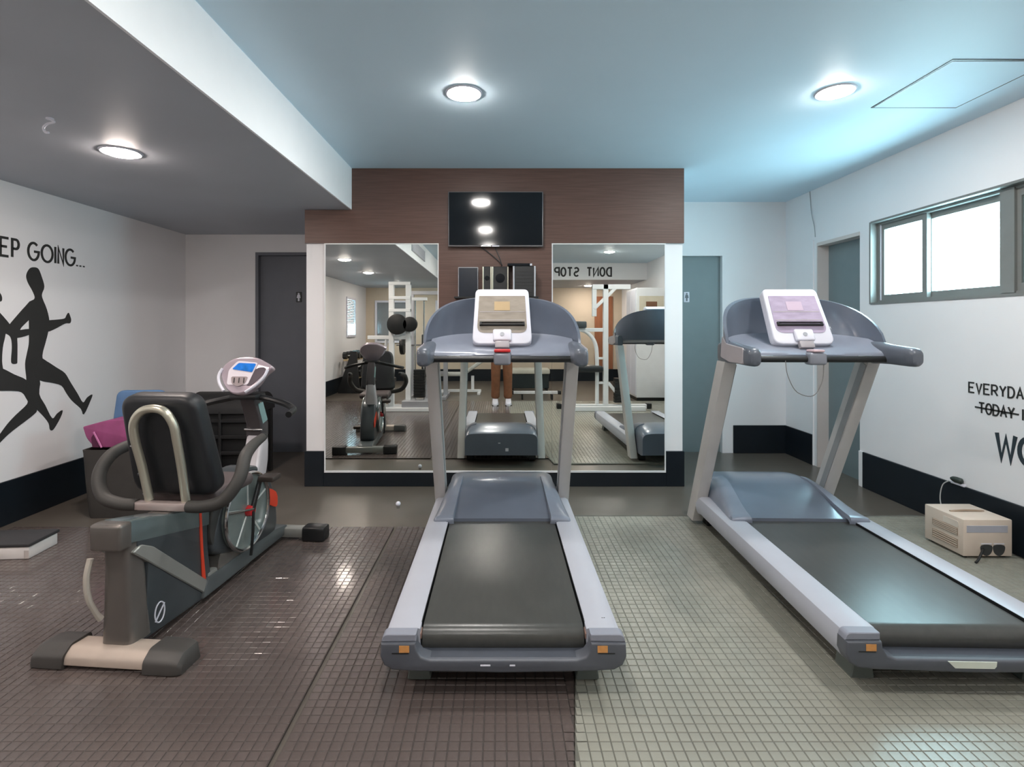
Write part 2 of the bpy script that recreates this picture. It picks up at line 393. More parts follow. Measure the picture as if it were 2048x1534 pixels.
# ------------------------------------------------------------ rubber mats with raised square cells
MT = 0.011
def seam(y): return .227 + .145*(min(y, 3.6) - 1.561) if y > 1.0 else .227 - .145*.561
def mat_thing(name, label, outline, top, groove, inside, cell, xs, ys, cut=0):
    t = thing(name, label, 'mat')
    B().prism(outline, 'z', 0.0, MT - .0022).obj('mat_base', groove, t, ang=None)
    g = .0026; c = cell/2 - g/2
    cells = []; edge = []
    nx = round((xs[1]-xs[0])/cell); ny = int((ys[1]-ys[0])/cell)
    for j in range(ny):
        py = ys[0] + (j+.5)*cell; row = []
        for i in range(nx):
            px = xs[0] + (i+.5)*cell
            if inside(px-c, py-c) and inside(px+c, py+c) and inside(px-c, py+c) and inside(px+c, py-c): row.append((px, py))
        cells += row
        if cut:           # part cells along a slanting seam
            lo, hi = min(p[0] for p in row)-c-g, max(p[0] for p in row)+c+g
            sm = seam(py)
            if cut > 0 and sm-.006 - hi > .004: edge.append((hi, sm-.004, py))
            if cut < 0 and lo - (sm+.006) > .004: edge.append((sm+.004, lo, py))
    def tile_geo(b, px, py, zt):
        k = c - .0014; zb = MT - .0022
        lo = [b.bm.verts.new((px+sx*c, py+sy*c, zb)) for sx, sy in ((-1,-1),(1,-1),(1,1),(-1,1))]
        hi = [b.bm.verts.new((px+sx*k, py+sy*k, zt)) for sx, sy in ((-1,-1),(1,-1),(1,1),(-1,1))]
        b.bm.faces.new(hi)
        for q in range(4): b.bm.faces.new((lo[q], lo[(q+1) % 4], hi[(q+1) % 4], hi[q]))
    def vis(p):
        u, v = CX + F*p[0]/max(p[1], .01), CY + F*H/max(p[1], .01)
        return p[1] > 1.5 and 0 < u < 2048 and v < 1534
    near = sorted([p for p in cells if vis(p)], key=lambda p: p[1]**2 + p[0]**2*.3)[:300]
    ns = set(near)
    b = B(); tile_geo(b, 0, 0, MT); first = b.obj('mat_tile', top, t, ang=None); first.location = (near[0][0], near[0][1], 0)
    for p in near[1:]:
        o = first.copy(); COL.objects.link(o); o.parent = t; o.location = (p[0], p[1], random.uniform(-.0006, 0))
    b = B()
    for p in cells:
        if p not in ns: tile_geo(b, p[0], p[1], MT + random.uniform(-.0006, 0))
    for x0, x1, py in edge:
        q = [b.bm.verts.new(p) for p in ((x0, py-c, MT), (x1, py-c, MT), (x1, py+c, MT), (x0, py+c, MT))]; b.bm.faces.new(q)
    s = b.obj('mat_tiles_far', top, t, ang=None); s['kind'] = 'stuff'
    return t
Y0 = -.65; cl = .037
mat_thing('rubber_mat', 'brown rubber mat under the recumbent bike, left of the dark seam', [(-.702-68*cl, Y0), (-.702, Y0), (-.702, 3.41), (-.702-68*cl, 3.41)], rub_brown, rub_groove,
          lambda x, y: True, cl, (-.702-68*cl, -.702), (Y0, 3.42))
mat_thing('rubber_mat', 'brown rubber mat between the dark seam and the middle treadmill', [(-.682, Y0), (.142, Y0), (.142, 1.0), (seam(3.41)-.003, 3.41), (-.682, 3.41)], rub_brown, rub_groove,
          lambda x, y: x < seam(y)-.004, cl, (-.682, -.682+34*cl), (Y0, 3.42), 1)
mat_thing('rubber_mat', 'grey green rubber mat under the right treadmill', [(.148, Y0), (2.98, Y0), (2.98, 3.63), (seam(3.6), 3.63), (.148, 1.0)], rub_green, rub_groove_l,
          lambda x, y: x > seam(y)+.004, cl, (2.98-78*cl, 2.98), (Y0, 3.64), -1)

# ------------------------------------------------------------ downlights
def downlight(label, x, y, z, mat=lamp_cool, r=.09, group='ceiling downlights'):
    t = thing('downlight', label, 'ceiling light', (x, y, z), group=group)
    n = 40; prof = [(r-.002, 0), (r-.002, -.004), (r+.006, -.007), (r+.013, -.003), (r+.015, 0)]
    B().loft([[(p[0]*math.cos(2*math.pi*k/n), p[0]*math.sin(2*math.pi*k/n), p[1]) for k in range(n)] for p in prof], cap=False).obj('trim_ring', white_pl, t)
    prof = [(r-.002, -.003), (r*.93, -.009), (r*.75, -.016), (r*.5, -.021), (r*.22, -.0235), (.002, -.024)]
    b = B(); b.loft([[(p[0]*math.cos(2*math.pi*k/n), p[0]*math.sin(2*math.pi*k/n), p[1]) for k in range(n)] for p in prof], cap=False)
    b.obj('diffuser', mat, t)
    return t
downlight('round downlight glowing in the lowered grey ceiling at left', -2.13, 2.90, ZS, lamp_warm)
downlight('round downlight in the blue ceiling above the middle treadmill', -.205, 2.93, ZC)
downlight('round downlight in the blue ceiling beside the access panel', 1.89, 2.91, ZC)
downlight('downlight of the grey ceiling, larger of two in left mirror', -2.25, 1.16, ZS, lamp_warm)
downlight('downlight of the grey ceiling, smaller of two in left mirror', -2.36, -.62, ZS, lamp_warm)
downlight('downlight whose reflection is the middle spot on the television', -.205, 1.2, ZC)
downlight('downlight whose reflection is the lowest spot on the television', -.205, -.55, ZC)
downlight('downlight behind the camera over the white rack', 1.92, 1.2, ZC)
downlight('downlight reflected at the top of the right mirror', 1.92, -.42, ZC)
downlight('far downlight behind the lettered beam, right mirror', 2.07, -3.5, ZS, lamp_warm)
downlight('far downlight behind the lettered beam above the rear windows', -2.3, -2.9, ZS, lamp_warm)

# ============================================================ TREADMILLS
def treadmill(name, label, loc, rz, first):
    t = thing(name, label, 'treadmill', loc, rz)
    # frame under the deck
    B().box(-.34, .34, .10, 1.72, .07, .165, .01, 1).obj('deck_frame', black_pl, t)
    for sx in (-1, 1):
        f = B().prism(rpoly([(sx*.36, 0), (sx*.27, 0), (sx*.285, .085), (sx*.345, .085)], [.008, .008, 0, 0], 2), 'y', .10, .20, .004, 1)
        f.obj('foot', M('foot_grey', C(96, 104, 100), .6), t)
        B().box(sx*.31-.035, sx*.31+.035, 1.58, 1.68, 0, .09, .008, 2).obj('foot', black_pl, t)
    # side rails: flat top, bellied outer flank
    for sx in (-1, 1):
        rings = []
        for y, dz in ((.055, 0), (.3, 0), (.9, .0), (1.35, .0), (1.50, .0), (1.54, -.012)):
            prof = [(.304, .218), (.318, .222), (.405, .222), (.424, .212), (.434, .185), (.432, .145), (.418, .112), (.395, .102), (.33, .105), (.304, .15)]
            rings.append([(sx*px, y, pz+dz) for px, pz in prof])
        B().loft(rings).obj('side_rail', rail_silver, t, 40)
    # belt wrapped round the tail roller
    br = .048; zc = .208 - br; prof = [(1.30, .208)]
    prof += [(.115, .208)] + [(.115 - br*math.sin(a), zc + br*math.cos(a)) for a in [math.pi*k/10 for k in range(1, 11)]] + [(1.30, zc-br+.002), ]
    b = B(); b.prism(prof, 'x', -.298, .298); b.obj('running_belt', belt_m, t, 30)
    for sx in (-1, 1):
        B().cyl((sx*.299, .115, zc), (sx*.309, .115, zc), .016, 14).obj('roller_axle', chrome, t)
        B().box(sx*.3065-.003, sx*.3065+.003, .10, 1.2, .17, .2185).obj('belt_gap', black_pl, t)
        B().box(min(sx*.300, sx*.312), max(sx*.300, sx*.312), .058, .10, .178, .2, .002, 1).obj('adjuster', M('copper_tab', C(150, 120, 108), .4, .4), t)
    # tail bumper: U shape with scooped middle
    out = [(-.436, .196), (-.438, .150), (-.425, .120), (-.395, .103), (-.33, .098), (0, .092), (.33, .098), (.395, .103), (.425, .120), (.438, .150), (.436, .196), (.312, .198), (.308, .172), (.292, .148), (.26, .138), (-.26, .138), (-.292, .148), (-.308, .172), (-.312, .198)]
    cap = B().prism(out, 'y', 0.0, .062, .008, 3).obj('tail_bumper', cap_dark, t, 40)
    B().prism([(-.30, .1415), (-.27, .1385), (.27, .1385), (.30, .1415), (.285, .105), (-.285, .105)], 'y', .02, .10).obj('tail_scoop', slate_dark, t)
    for sx in (-1, 1):
        c2 = B().prism(rpoly([(sx*.312, .198), (sx*.436, .196), (sx*.432, .215), (sx*.42, .223), (sx*.312, .223)], [0, 0, .01, .01, 0], 3), 'y', .012, .056, .003, 1)
        c2.obj('rail_end_cap', cap_light, t)
        B().box(sx*.352-.018, sx*.352+.018, -.0015, .002, .166, .190).obj('warning_sticker', orange_m, t, ang=None)
        B().box(sx*.366-.030, sx*.366+.030, -.001, .001, .161, .1645).obj('sticker_edge', black_pl, t, ang=None)
    if first:
        for x0, x1 in ((-.082, -.046), (.022, .042)):
            B().box(x0, x1, -.0012, .001, .117, .123, .001, 1).obj('white_mark', white_pl, t)
        B().box(.372, .376, .118, .122, .2222, .2226).obj('rail_mark', black_pl, t, ang=None); B().box(.379, .384, .118, .122, .2222, .2226).obj('rail_mark', black_pl, t, ang=None)
    else:
        B().prism([(-.085, .134), (.085, .134), (.083, .118), (.076, .110), (-.060, .110)], 'y', -.0016, .001).obj('brand_plate', M('plate_cream', C(214, 220, 208), .3), t, ang=None)
    # motor hood
    def hood_ring(y, w_, h, base, e):
        r = []
        for k in range(25):
            a = math.pi * k / 24; cx, sz = math.cos(a), math.sin(a)
            r.append((w_*math.copysign(abs(cx)**e, cx), y, base + (h-base)*abs(sz)**e))
        return r
    st = [(1.125, .392, .226, .16, .25), (1.16, .390, .236, .15, .28), (1.24, .382, .262, .13, .32), (1.34, .372, .302, .11, .36), (1.42, .364, .332, .10, .40), (1.48, .358, .345, .09, .40), (1.56, .357, .345, .08, .36), (1.68, .357, .330, .08, .30), (1.80, .357, .306, .08, .22), (1.825, .350, .295, .085, .22)]
    B().loft([hood_ring(*s) for s in st]).obj('motor_hood', slate, t, 50)
    for sx in (-1, 1):      # raised side wings that run down on to the rails
        rings = []
        for y, w_, h, base, e in [(1.085, .392, .228, .20, .3), (1.090, .396, .240, .20, .3), (1.104, .398, .249, .20, .3)] + [(a, b_ + .006, c_ + w_add, d_, e_) for (a, b_, c_, d_, e_), w_add in zip(st[:7], (.026, .022, .017, .013, .011, .009, .007))]:
            ring = []
            for k in range(9):
                u = .70 + .30*k/8
                a = math.acos(min(1, u ** (1/e))) if u < 1 else 0
                ring.append((sx*w_*u, y, base + (h-base)*abs(math.sin(a))**e if u < 1 else max(base, .20)))
            lo = [(p[0]*.985, p[1]+.006, p[2]-.022) for p in ring[::-1]]
            rings.append(ring + lo)
        B().loft(rings).obj('hood_wing', M('wing_plastic', C(124, 132, 146), .32, .1, coat=.2), t, 50)
    if first:
        bd = B().box(-.03, -.008, 1.826, 1.829, .20, .208, .001, 1).obj('hood_mark', white_pl, t)
        B().box(.04, .07, 1.826, 1.829, .125, .155, .001, 1).obj('hood_socket', white_pl, t)
    # uprights lean towards the runner
    for sx in (-1, 1):
        y0, z0, y1, z1, dp = 1.600, .03, 1.075, 1.125, .115
        rings = []
        for y, z in ((y0, z0), (y1, z1)):
            q = rpoly([(sx*.3635, y), (sx*.434, y), (sx*.434, y+dp), (sx*.3635, y+dp)], .008, 2)
            rings.append([(a, b_, z) for a, b_ in q])
        B().loft(rings).obj('upright', upright_sil, t, 30)
        B().beam((sx*.3615, y0+.035, z0+.01), (sx*.3615, y1+.035, z1-.01), .003, .045, 0).obj('upright_seam', M('seam_grey', C(142, 145, 146), .4, .1), t)
    # console shell: a curved visor, a tray and two arms
    def vis_pt(th, s):
        x = .424*math.sin(th); tt = abs(math.sin(th))
        y = 1.03 + .26*math.cos(th)
        zt = 1.215 + .287*max(0, 1 - tt**3)**(1/3); zb = 1.185
        z = zb + (zt-zb)*s
        return (x, y + .055*s*math.cos(th) + .03*math.sin(math.pi*s)*math.cos(th), z)
    n, k = 36, 8; b = B()
    ths = [R(-90 + 180*i/n) for i in range(n+1)]
    inner = [[vis_pt(th, j/k) for j in range(k+1)] for th in ths]
    outer = [[(p[0]*1.035, p[1]+.03*abs(math.cos(th))+.004, p[2]+(.006 if j == k else 0)) for j, p in enumerate(row)] for th, row in zip(ths, inner)]
    b.loft([a + o[::-1] for a, o in zip(inner, outer)])
    vo = b.obj('console_visor', slate, t, 50)
    rings = []
    for i in range(25):
        x = -.40 + .80*i/24; s_ = math.sqrt(max(0, 1-(x/.424)**2)); yv = 1.03 + .26*s_ + .012
        zb = 1.285 - .03*(x/.40)**4
        mid = .022*math.exp(-(x/.16)**2)
        rings.append([(x, .975, 1.142), (x, .958, 1.152), (x, .957, 1.172), (x, .972, 1.188-mid*.3), (x, (yv+.972)/2, 1.232), (x, yv, zb), (x, yv+.01, zb-.03), (x, 1.10, 1.165)])
    B().loft(rings).obj('console_tray', M('tray_plastic', C(128, 134, 148), .3, .15, coat=.3), t, 50)
    for sx in (-1, 1):
        rings = []
        for y, x_, zc_, hx, hz in ((.765, .402, 1.166, .012, .018), (.768, .402, 1.166, .026, .036), (.785, .402, 1.167, .034, .047), (.83, .402, 1.169, .036, .050), (.95, .402, 1.175, .036, .053), (1.03, .402, 1.180, .036, .060), (1.12, .402, 1.178, .035, .064), (1.19, .400, 1.175, .028, .055)):
            q = rpoly([(-hx, -hz), (hx, -hz), (hx, hz), (-hx, hz)], min(hx, hz)*.9, 4)
            rings.append([(sx*x_ + a, y, zc_ + c_) for a, c_ in q])
        B().loft(rings).obj('console_arm', M('arm_plastic', C(92, 98, 108), .36, .1, coat=.2), t, 50)
        B().prism(rpoly([(.83, 1.128), (1.0, 1.128), (1.12, 1.15), (1.10, 1.27), (1.04, 1.23), (.83, 1.212)], .012, 3), 'x', sx*.432, sx*.4405, .003, 1).obj('arm_side_plate', M('cheek_plate', C(170, 164, 168), .35, .2), t)
    B().cyl((-.385, .955, 1.148), (.385, .955, 1.148), .0175, 16).obj('handlebar', black_pl, t)
    for x0, x1 in ((-.30, -.225), (.225, .30)): B().box(x0, x1, .947, .962, 1.1625, 1.1675, .002, 1).obj('pulse_contact', chrome, t)
    # stop block on the bar
    B().box(-.046, .046, .915, .985, 1.118, 1.185, .014, 3).obj('stop_block', M('block_grey', C(136, 140, 150), .3, .2), t)
    if first: B().box(-.044, .044, .912, .99, 1.187, 1.202, .006, 2).obj('stop_key', red_m, t)
    else:
        B().box(-.03, .03, .912, .99, 1.187, 1.20, .006, 2).obj('stop_key', M('key_pink', C(206, 180, 186), .4), t)
        B().tube([(-.165, .94, 1.14), (-.160, .925, 1.06), (-.115, .92, .975), (-.03, .92, .955), (.02, .925, 1.03), (.035, .935, 1.12)], .0022, 6).obj('safety_cord', M('cord_grey', C(120, 118, 116), .6), t)
    # display
    T = Matrix.Translation((0, 1.055, 1.222)) @ Matrix.Rotation(R(-29), 4, 'X')
    outl = rpoly([(-.168, 0), (.168, 0), (.156, .365), (-.156, .365)], [.05, .05, .03, .03], 6)
    inn = rpoly([(-.142, .07), (.142, .07), (.134, .315), (-.134, .315)], [.045, .045, .004, .004], 6)
    B().prism(outl, 'y', -.012, .045, .008, 3).xf(T).obj('display_housing', white_pl, t, 40)
    scr = B().prism(inn, 'y', -.0145, -.0125).xf(T).obj('screen', M('screen_' + name + str(first), C(150, 142, 132) if first else C(172, 160, 182), .12, var=.12, scale=14, stretch=(1, 1, 3)), t, ang=None)
    pm = M('screen_patch' + str(first), C(182, 160, 126) if first else C(196, 178, 196), .2)
    B().box(-.045, .045, -.016, -.0148, .215, .275).xf(T).obj('screen_label', pm, scr, ang=None)
    for z_ in (.15, .205): B().box(-.13, .13, -.0156, -.0148, z_, z_+.004).xf(T).obj('screen_line', M('screen_line', C(176, 170, 170), .2), scr, ang=None)
    B().box(-.125, .125, -.03, -.013, .112, .122, .002, 1).box(-.122, .122, -.024, -.013, .132, .138, .002, 1).box(-.128, -.115, -.024, -.013, .112, .138, .002, 1).box(.115, .128, -.024, -.013, .112, .138, .002, 1).xf(T).obj('reading_ledge', black_pl, t)
    B().box(-.052, .052, -.034, -.010, .012, .085, .010, 3).xf(T).obj('clip_block', white_pl, t)
    B().cyl((0, -.034, .05), (0, -.037, .05), .012, 18).xf(T).obj('clip_button', silver, t)
    B().box(-.04, .04, -.03, .0, -.03, .012, .006, 2).xf(T).obj('clip_stem', M('stem_grey', C(160, 156, 160), .35), t)
    return t
treadmill('treadmill', 'grey treadmill in the middle facing the mirrors, with a red stop key', (.012, 1.83, MT), 0, True)
treadmill('treadmill', 'grey treadmill by the right wall under the window, with a hanging cord', (1.675, 1.83, MT), R(-1.5), False)

# ============================================================ RECUMBENT BIKE
bike = thing('exercise_bike', 'grey recumbent exercise bike with a black backrest, left of the middle treadmill', 'exercise bike', (-1.515, 2.03, MT), R(-5))
dk = M('bike_dark_slate', C(64, 70, 74), .35, .2, var=.06, coat=.2); dk2 = M('bike_grey_metal', C(112, 108, 104), .3, .5, var=.05); lt = M('bike_light_grey', C(150, 152, 148), .35, .4, var=.04)
# rear stabiliser
B().prism(rpoly([(-.055, .012), (.075, .012), (.06, .066), (-.02, .072), (-.05, .045)], .01, 3), 'x', -.175, .175).obj('rear_stabiliser', M('stabiliser_beige', C(186, 172, 160), .45, .2), bike)
for sx in (-1, 1):
    q = rpoly([(-.065, 0), (.085, 0), (.07, .076), (-.02, .08), (-.06, .05)], .012, 3)
    rings = [[(sx*x_, y*k, z*k2) for y, z in q] for x_, k, k2 in ((.165, 1, 1), (.27, 1, .98), (.30, .92, .85), (.312, .75, .6))]
    B().loft(rings).obj('stabiliser_cap', M('cap_charcoal', C(66, 64, 62), .5, var=.08), bike)
# rear post and fairing
rings = []
for z, y, w_, d_ in ((.06, .06, .066, .06), (.2, .055, .06, .055), (.36, .05, .055, .05), (.47, .045, .055, .05)):
    q = rpoly([(-w_, -d_), (w_, -d_), (w_, d_), (-w_, d_)], .03, 4); rings.append([(a, y+b_, z) for a, b_ in q])
B().loft(rings).obj('rear_post', dk2, bike)
side = [(.08, .045), (.50, .02), (.50, .10), (.475, .26), (.47, .435), (.05, .515), (.04, .44), (.10, .36)]
B().prism(rpoly(side, .015, 2), 'x', -.060, .060, .006, 2).obj('side_fairing', dk, bike)
B().prism([(-.02, .475), (.485, .36), (.485, .435), (.46, .452), (.02, .555), (-.02, .552)], 'x', -.062, .062, .006, 2).obj('seat_rail', M('rail_teal_grey', C(116, 130, 132), .25, .5), bike)
B().box(-.066, .066, -.05, .012, .455, .558, .012, 3).obj('rail_end_cap', dk2, bike)
B().prism(rpoly([(.01, .43), (.055, .445), (.12, .41), (.505, .065), (.475, .02), (.08, .37)], .012, 2), 'x', -.068, .068, .004, 1).obj('diagonal_strut', lt, bike)
B().prism([(.408, .445), (.424, .440), (.436, .26), (.458, .085), (.43, .11), (.42, .26)], 'x', .058, .064).obj('red_stripe', orange_red, bike)
ob = [(.16 + .034*math.cos(a)*.8 - .0, .115 + .042*math.sin(a)) for a in [2*math.pi*k/28 for k in range(28)]]
lg = B().tube([(.0615, y, z) for y, z in ob], .003, 6, smooth=False, closed=True).obj('oval_emblem', white_pl, bike)
B().beam((.0615, .135, .085), (.0615, .187, .142), .003, .006, 0).obj('emblem_bar', white_pl, lg)
B().tube([(-.075, -.03, .42), (-.078, -.045, .35), (-.074, -.04, .27), (-.066, -.015, .2), (-.06, .0, .17)], [.012, .011, .011, .01, .013], 8).obj('adjusting_lever', M('lever_cream', C(176, 170, 160), .4), bike)
# base beam, lower cover, front shroud
B().prism(rpoly([(.42, .03), (1.22, .03), (1.22, .085), (1.05, .115), (.46, .115)], .012, 2), 'x', -.075, .075, .008, 2).obj('base_beam', M('beam_grey', C(98, 104, 106), .35, .4), bike)
B().box(-.066, .066, .47, .56, .100, .13, .01, 2).obj('beam_step', lt, bike)
rings = []
for k in range(9):
    a = math.pi*k/8
    rings.append([(x_, .66 - .14*math.cos(a)*(1-.1*abs(x_)/.07), .08 + .17*math.sin(a)**.8) for x_ in (-.068, -.03, .03, .068)] + [(.068, .66-.12*math.cos(a), .06), (-.068, .66-.12*math.cos(a), .06)])
B().loft(rings).obj('lower_cover', M('brushed_cover', C(134, 132, 128), .22, .7), bike, 60)
shr = smooth_poly([(.50, .22), (.52, .36), (.60, .47), (.72, .545), (.84, .555), (.96, .50), (1.04, .40), (1.085, .28), (1.10, .15), (1.05, .09), (.86, .10), (.66, .15)], 4)
B().prism(shr, 'x', -.075, .075, .02, 3).obj('front_shroud', dk, bike, 45)
B().prism(smooth_poly([(.93, .40), (1.075, .335), (1.09, .25), (1.04, .26), (.96, .31), (.90, .33)], 3), 'x', .0725, .079).obj('orange_flash', orange_red, bike)
# pedal disc
dc = (0.0, .755, .335); rr = .198
B().tube([(.098, dc[1]+rr*math.cos(a), dc[2]+rr*math.sin(a)) for a in [2*math.pi*k/48 for k in range(48)]], .010, 8, smooth=False, closed=True).obj('disc_rim', chrome, bike)
B().cyl((.070, dc[1], dc[2]), (.094, dc[1], dc[2]), rr, 48, .004).obj('drive_disc', M('disc_pale', C(150, 164, 162), .22, .5), bike)
B().cyl((-.094, dc[1], dc[2]), (-.070, dc[1], dc[2]), rr, 48, .004).obj('drive_disc', MATS['disc_pale'], bike)
B().cyl((-.08, .63, .33), (.072, .63, .33), .155, 40, .012).obj('flywheel_cover', M('drum_charcoal', C(54, 55, 54), .45), bike)
for k in range(5):
    a = R(20 + 72*k)
    B().beam((.095, dc[1]+.03*math.cos(a), dc[2]+.03*math.sin(a)), (.095, dc[1]+rr*.93*math.cos(a), dc[2]+rr*.93*math.sin(a)), .005, .012, .002).obj('disc_spoke', M('spoke_white', C(214, 220, 218), .3, .3), bike)
B().cyl((.09, dc[1], dc[2]), (.125, dc[1], dc[2]), .028, 20, .005).obj('crank_hub', red_m, bike)
cr = B().beam((.118, dc[1], dc[2]), (.122, dc[1]+.075, dc[2]+.155), .018, .03).obj('crank_arm', black_pl, bike)
B().box(.125, .215, dc[1]+.035, dc[1]+.125, dc[2]+.142, dc[2]+.172, .008, 2).obj('pedal', M('pedal_brown', C(58, 50, 46), .5), bike)
B().beam((-.118, dc[1], dc[2]), (-.122, dc[1]-.075, dc[2]-.155), .018, .03).obj('crank_arm', black_pl, bike)
B().box(-.215, -.125, dc[1]-.115, dc[1]-.025, dc[2]-.172, dc[2]-.142, .008, 2).obj('pedal', MATS['pedal_brown'], bike)
B().tube([(.128, dc[1]-.005, dc[2]), (.135, dc[1]-.02, dc[2]-.1), (.13, dc[1]-.03, dc[2]-.225)], .008, 8).obj('pedal_strap', black_pl, bike)
B().tube([(.1, .56, .385), (.12, .66, .365), (.125, dc[1], dc[2]+.01)], .006, 8).obj('link_rod', dk2, bike)
# front stabiliser
B().box(-.20, .20, 1.18, 1.25, .015, .075, .012, 2).obj('front_stabiliser', lt, bike)
for sx in (-1, 1):
    B().prism(rpoly([(1.165, 0), (1.27, 0), (1.262, .085), (1.172, .085)], .015, 3), 'x', sx*.19, sx*.33, .012, 2).obj('stabiliser_cap', black_pl, bike)
# mast, neck
rings = []
for z, y, w_, d_ in ((.44, .90, .060, .07), (.55, .945, .058, .06), (.64, .97, .052, .05), (.70, .975, .046, .045)):
    q = rpoly([(-w_, -d_), (w_, -d_), (w_, d_), (-w_, d_)], .03, 4); rings.append([(.02+a, y+b_, z) for a, b_ in q])
B().loft(rings).obj('mast', M('mast_white', C(206, 202, 206), .28, .25), bike)
rings = []
for z, y, w_, d_ in ((.695, .975, .046, .043), (.76, .975, .045, .042), (.86, .93, .043, .042), (.945, .885, .04, .04)):
    q = rpoly([(-w_, -d_), (w_, -d_), (w_, d_), (-w_, d_)], .012, 3); rings.append([(.02+a, y+b_, z) for a, b_ in q])
nk = B().loft(rings).obj('neck', M('neck_charcoal', C(72, 68, 70), .35, .2), bike)
B().prism([(.955, .765), (1.005, .78), (.955, .89), (.905, .885)], 'x', .060, .0655).obj('neck_panel', teal_pl, nk)
B().tube([(.075, .93, .735), (.02, .925, .735), (-.03, .93, .735)], .006, 8).obj('collar_ring', chrome, nk)
hb = [(-.30, .72, .86), (-.27, .83, .875), (-.16, .875, .905), (.02, .875, .935), (.20, .875, .905), (.31, .83, .875), (.34, .72, .86)]
B().tube(hb, .017, 10).obj('handlebar', black_pl, bike)
B().box(-.06, .10, .82, .93, .918, .95, .012, 2).obj('console_bracket', black_pl, bike)
# console head, facing the rider
T = Matrix.Translation((.02, .845, 1.045)) @ Matrix.Rotation(R(-24), 4, 'X')
head = [(-.135, .02), (-.115, .075), (-.06, .108), (.04, .112), (.11, .085), (.158, .052), (.125, .015), (.095, -.045), (.05, -.09), (.0, -.105), (-.05, -.095), (-.10, -.05)]
B().prism(smooth_poly(head, 4), 'y', -.02, .03, .012, 3).xf(T).obj('console_head', M('console_silver', C(196, 182, 192), .2, .5), bike, 50)
B().tube([(-.125, -.022, .04), (-.137, -.022, .0), (-.122, -.022, -.045), (-.085, -.022, -.09)], .008, 8).xf(T).obj('console_rim', white_pl, bike)
B().tube([(.138, -.022, .035), (.125, -.022, -.01), (.09, -.022, -.055), (.04, -.022, -.095)], .008, 8).xf(T).obj('console_rim', white_pl, bike)
B().prism(smooth_poly([(.05, .02), (.10, .05), (.13, .035), (.105, -.01), (.065, -.055), (.035, -.05)], 3), 'y', -.0235, -.02).xf(T).obj('console_inset', M('inset_plum', C(70, 60, 70), .3), bike)
B().prism(rpoly([(-.075, -.055), (.045, -.055), (.075, .075), (-.045, .085), (-.085, .03)], .015, 3), 'y', -.026, -.02).xf(T).obj('console_face', M('face_white', C(220, 214, 222), .3), bike)
B().prism(rpoly([(-.065, .035), (.055, .018), (.066, .068), (-.035, .072)], .008, 3), 'y', -.0285, -.026).xf(T).obj('console_screen', M('screen_blue', C(40, 120, 214), .1, var=.25, scale=25), bike)
gk = B().prism(rpoly([(-.06, -.008), (.04, -.008), (.028, -.05), (-.008, -.066), (-.045, -.052)], .014, 3), 'y', -.0285, -.026).xf(T).obj('speaker_grille', M('grille_grey', C(150, 138, 140), .4), bike)
for x_ in (-.038, -.01, .018): B().beam((x_, -.030, -.016), (x_ + .004, -.030, -.045), .004, .003, 0).xf(T).obj('grille_slot', black_pl, gk)
# seat, backrest, tube hoop and side handles
B().box(-.16, .17, .37, .70, .50, .565, .03, 4).obj('seat', M('seat_mauve', C(92, 82, 82), .55), bike)
B().box(-.05, .05, .22, .62, .44, .51, .008, 2).obj('seat_carriage', dk2, bike)
B().box(-.125, .125, .235, .275, .512, .548, .006, 2).obj('carriage_bar', M('bar_pinkish', C(178, 164, 160), .35, .4), bike)
T = Matrix.Translation((0, .325, .552)) @ Matrix.Rotation(R(13), 4, 'X')
B().prism(rpoly([(-.195, 0), (.215, 0), (.172, .478), (-.182, .478)], [.09, .07, .075, .075], 8), 'y', -.006, .085, .028, 4).xf(T).obj('backrest', black_vinyl, bike, 50)
hoop = [(-.075, .270, .55), (-.088, .245, .70), (-.098, .215, .83), (-.090, .200, .905), (-.050, .192, .955), (.008, .190, .97), (.060, .192, .955), (.092, .200, .90), (.096, .215, .83), (.096, .245, .70), (.098, .270, .55)]
B().tube(hoop, .0185, 12).obj('backrest_hoop', champagne, bike)
for k, (x_, y_, z_) in enumerate(((-.113, .222, .80), (-.101, .25, .67), (-.09, .265, .575))): B().cyl((x_+.004, y_, z_), (x_-.010, y_, z_), .006, 10).obj('hoop_bolt', chrome, bike)
for sx in (-1, 1):
    B().tube([(sx*.12, .255, .53), (sx*.20, .25, .535), (sx*.285, .255, .565), (sx*.335, .29, .65), (sx*.325, .35, .73), (sx*.30, .46, .76), (sx*.29, .56, .775)], [.026, .027, .028, .028, .028, .025, .02], 12).obj('side_handle', M('handle_foam', C(58, 57, 55), .6), bike)
    B().sphere((sx*.29, .562, .776), .02).obj('handle_tip', black_pl, bike)

# ============================================================ SMALL THINGS LEFT
st = thing('step_platform', 'low white step with a dark top by the left wall', 'step', (-2.95, 3.03, MT), R(4))
B().box(-.26, .26, -.11, .10, 0, .07, .006, 2).obj('body', M('step_white', C(226, 222, 220), .5), st)
B().box(-.268, .268, -.118, .108, .07, .09, .006, 2).obj('top_pad', M('step_dark', C(52, 52, 54), .55, bump=.15), st)
B().prism([(.235, -.1115), (.25, -.1115), (.262, -.113), (.242, -.1125)], 'z', .004, .05).obj('torn_corner', cream, st, ang=None)

